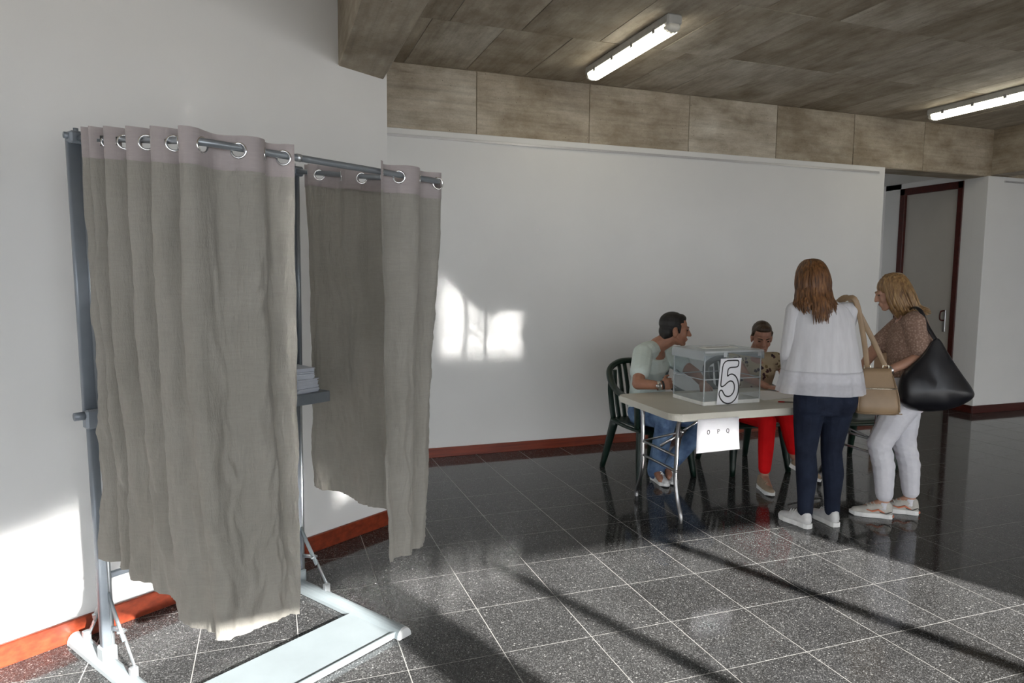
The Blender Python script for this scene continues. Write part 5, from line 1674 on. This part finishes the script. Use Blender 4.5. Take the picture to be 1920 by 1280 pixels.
    # hair to the shoulders
    r = random.Random(9)
    bm = bmesh.new()
    for c, rr in (((0, -0.02, 0.042), (0.084, 0.102, 0.088)), ((0, -0.065, -0.05), (0.088, 0.058, 0.08)), ((0.056, -0.005, -0.04), (0.034, 0.055, 0.085)), ((-0.056, -0.005, -0.04), (0.034, 0.055, 0.085)), ((0, -0.095, -0.12), (0.075, 0.04, 0.05))):
        add_ell(bm, H @ Vector(c), rr, H.to_3x3().normalized())
    hair = F.add('hair', bm, MAT['hair_blonde'], 0.007, 3)
    lb = bmesh.new()
    for i in range(200):
        th_ = r.uniform(-3.75, 0.6)
        sx, sy = math.cos(th_), math.sin(th_)
        front = max(0, sy)
        end = r.uniform(-0.12, -0.16)
        if sy > -0.3: end = r.uniform(-0.10, -0.14)
        bulge = r.uniform(0.98, 1.10)
        pts = [Vector((sx * 0.025, -0.01 + sy * 0.03, 0.130)), Vector((sx * 0.062, -0.014 + sy * 0.075, 0.106)), Vector((sx * 0.086, -0.018 + sy * 0.096, 0.05)), Vector((sx * 0.094 * bulge, -0.022 + sy * 0.098 * bulge, -0.02)),
               Vector((sx * 0.096 * bulge, -0.028 + sy * 0.10 * bulge, -0.08)), Vector((sx * 0.085 * bulge, -0.04 + sy * 0.105, end)), Vector((sx * 0.07 + r.uniform(-0.012, 0.012), -0.052 + sy * (0.11 + 0.03 * (sy < -0.5)), end - 0.035))]
        q_ = bezier_pts([H @ q for q in pts], 3)
        w = r.uniform(0.006, 0.011)
        rr = [w * (0.5 if j < 2 else 1.0) * (1 if j < len(q_) - 4 else (len(q_) - j) / 5) for j in range(len(q_))]
        add_loft(lb, q_, [x * 0.45 for x in rr], rr, 6)
    F.add('hair_locks', lb, MAT['hair_blonde'], parent=hair)
    for x, y in ((2.92, 0.705), (3.15, 0.705)):
        shoe(F, (x, y, 0), math.radians(139), (MAT['sneaker_grey'], MAT['sole_white'], MAT['sneaker_grey']), L=0.255, accents=(MAT['orange'], MAT['dark_trim']))
    # white ankle socks
    for a in (aL, aR):
        bm = bmesh.new()
        add_cap(bm, a - V(0, 0, 0.035), a - V(0, 0, 0.012), 0.040, 0.038)
        F.add('sock', bm, MAT['white_trousers'])
    ax = (wL - eL).normalized()
    bm = bmesh.new()
    add_loft(bm, [wL - ax * 0.012, wL + ax * 0.010], 0.031, 0.033, 16, caps=False)
    F.add('watch_band', bm, MAT['steel_watch'])
    return F
build_woman_white_trousers()

# ---------------------------------------------------------------- bags
MAT['tan_leather'] = simple('tan_leather', srgb(150, 126, 98)[:3], 0.42, var=0.12, vscale=9, bump=0.15, bscale=160)
MAT['black_leather'] = simple('black_leather', (0.010, 0.010, 0.013), 0.30, var=0.2, vscale=9, bump=0.12, bscale=120)
MAT['brass'] = simple('pale_metal_fitting', (0.75, 0.70, 0.58), 0.25, 1.0)
def build_tan_bag():
    yaw = math.radians(-30)
    t = empty('handbag', (2.665, 0.66, 0.725), yaw, 'tan leather handbag hanging from the shoulder of the woman in the white blouse', 'bag')
    M = MAT['tan_leather']
    def hollow(x):      # trapezoid profile: wide bottom, narrow top
        return x
    bm = bmesh.new()
    zs = [0.0, 0.012, 0.06, 0.13, 0.20, 0.255, 0.28]
    hx = [0.115, 0.128, 0.132, 0.122, 0.105, 0.090, 0.083]
    hy = [0.075, 0.088, 0.085, 0.068, 0.045, 0.026, 0.018]
    rings = []
    for z, a, b in zip(zs, hx, hy):
        ring = []
        for k in range(28):
            th_ = 2 * math.pi * k / 28
            c, s = math.cos(th_), math.sin(th_)
            c = math.copysign(abs(c) ** 0.45, c); s = math.copysign(abs(s) ** 0.45, s)
            inw = 1 - 0.12 * abs(c) ** 8 * (1 - abs(s)) * (0.3 < z / 0.28 < 0.95)
            ring.append(bm.verts.new((a * c * inw, b * s, z)))
        rings.append(ring)
    for i in range(len(rings) - 1):
        for k in range(28):
            bm.faces.new((rings[i][k], rings[i][(k + 1) % 28], rings[i + 1][(k + 1) % 28], rings[i + 1][k]))
    bm.faces.new(rings[0]); bm.faces.new(rings[-1])
    bo = from_bm('bag_body', bm, M, t, smooth=True)
    tube('zip', [(-0.11, -0.066, 0.158), (0.10, -0.064, 0.162)], 0.004, MAT['brass'], bo, 6)
    tube('seam', bezier_pts([(0.120, -0.078, 0.02), (0.112, -0.066, 0.12), (0.085, -0.03, 0.24)], 4), 0.003, M, bo, 6)
    tube('seam', bezier_pts([(-0.120, -0.078, 0.02), (-0.112, -0.066, 0.12), (-0.085, -0.03, 0.24)], 4), 0.003, M, bo, 6)
    tube('bottom_seam', [(-0.13, -0.087, 0.012), (0.13, -0.087, 0.012)], 0.0035, M, bo, 6)
    R_ = Matrix.Rotation(-yaw, 3, 'Z')
    inv = lambda p: R_ @ (Vector(p) - Vector((2.665, 0.66, 0.725)))
    for s, dx in ((-1, -0.06), (1, 0.055)):
        foot = Vector((dx, s * 0.016, 0.285))
        top = inv((2.475, 0.70 + 0.02 * s, 1.437))
        over = inv((2.455, 0.80 + 0.015 * s, 1.395))
        tube('strap', bezier_pts([foot, foot.lerp(top, 0.5) + Vector((0.012, 0, 0.0)), top, over], 7), 0.0035, M, t, 8, rb=0.016, up=(0, 1, 0), power=4)
        bm = bmesh.new()
        for a in range(4):
            p_ = [(-0.017, 0.012), (0.017, 0.012), (0.017, -0.012), (-0.017, -0.012)]
            x0, z0 = p_[a]; x1, z1 = p_[(a + 1) % 4]
            add_cap(bm, foot + Vector((x0, -0.004 * s, z0)), foot + Vector((x1, -0.004 * s, z1)), 0.003, 0.003, 6)
        from_bm('buckle', bm, MAT['brass'], t, smooth=True)
build_tan_bag()
def build_black_bag():
    yaw = math.radians(-22)
    c0 = Vector((3.075, 0.60, 0.715))
    t = empty('handbag', c0, yaw, 'large slouchy black leather bag on the shoulder of the blonde woman', 'bag')
    M = MAT['black_leather']
    # outline (x right, z up) of the hobo shape, lofted to a bulging solid
    out = [(-0.235, 0.10), (-0.20, 0.03), (-0.08, 0.0), (0.08, 0.012), (0.20, 0.05), (0.285, 0.105), (0.262, 0.16), (0.18, 0.26), (0.09, 0.38), (0.025, 0.475), (-0.015, 0.47), (-0.05, 0.42), (-0.09, 0.36), (-0.16, 0.30), (-0.225, 0.24)]
    oc = [Vector((a * 0.9, 0, b)) for a, b in out]
    def dens(p, it=2):
        for _ in range(it):
            q = []
            for i in range(len(p)):
                a, b = p[i], p[(i + 1) % len(p)]
                q += [a.lerp(b, 0.25), a.lerp(b, 0.75)]
            p = q
        return p
    oc = dens(oc)
    bm = bmesh.new()
    cen = Vector((0.0, 0, 0.17))
    rings = []
    n = len(oc)
    for f, d in ((1.0, 0.0), (0.96, 0.035), (0.85, 0.06), (0.66, 0.076), (0.4, 0.085), (0.15, 0.088)):
        rings.append((f, d))
    def ring(f, d, s):
        r_ = []
        for p in oc:
            q = cen + (p - cen) * f
            taper = max(0.12, min(1.0, (0.50 - q.z) / 0.36))
            wr = 0.006 * math.sin(q.x * 40 + q.z * 25) * (1 - f)
            r_.append(bm.verts.new((q.x, s * (d * taper + wr * (d > 0)), q.z)))
        return r_
    rim = ring(1.0, 0.0, 1)
    for s in (-1, 1):
        prev = rim
        for f, d in rings[1:]:
            cur = ring(f, d, s)
            for k in range(n):
                bm.faces.new((prev[k], prev[(k + 1) % n], cur[(k + 1) % n], cur[k]))
            prev = cur
        bm.faces.new(prev)
    from_bm('bag_body', bm, M, t, smooth=True)
    R_ = Matrix.Rotation(-yaw, 3, 'Z')
    inv = lambda p: R_ @ (Vector(p) - c0)
    tube('strap', bezier_pts([Vector((0.0, 0, 0.46)), inv((3.055, 0.655, 1.27)), inv((3.045, 0.69, 1.35)), inv((3.05, 0.745, 1.378)), inv((3.08, 0.81, 1.35))], 6), 0.004, M, t, 8, rb=0.013, up=(0, 1, 0), power=4)
    tube('side_tab', [(0.150, -0.01, 0.255), (0.172, -0.01, 0.215)], 0.012, M, t, 8)
build_black_bag()
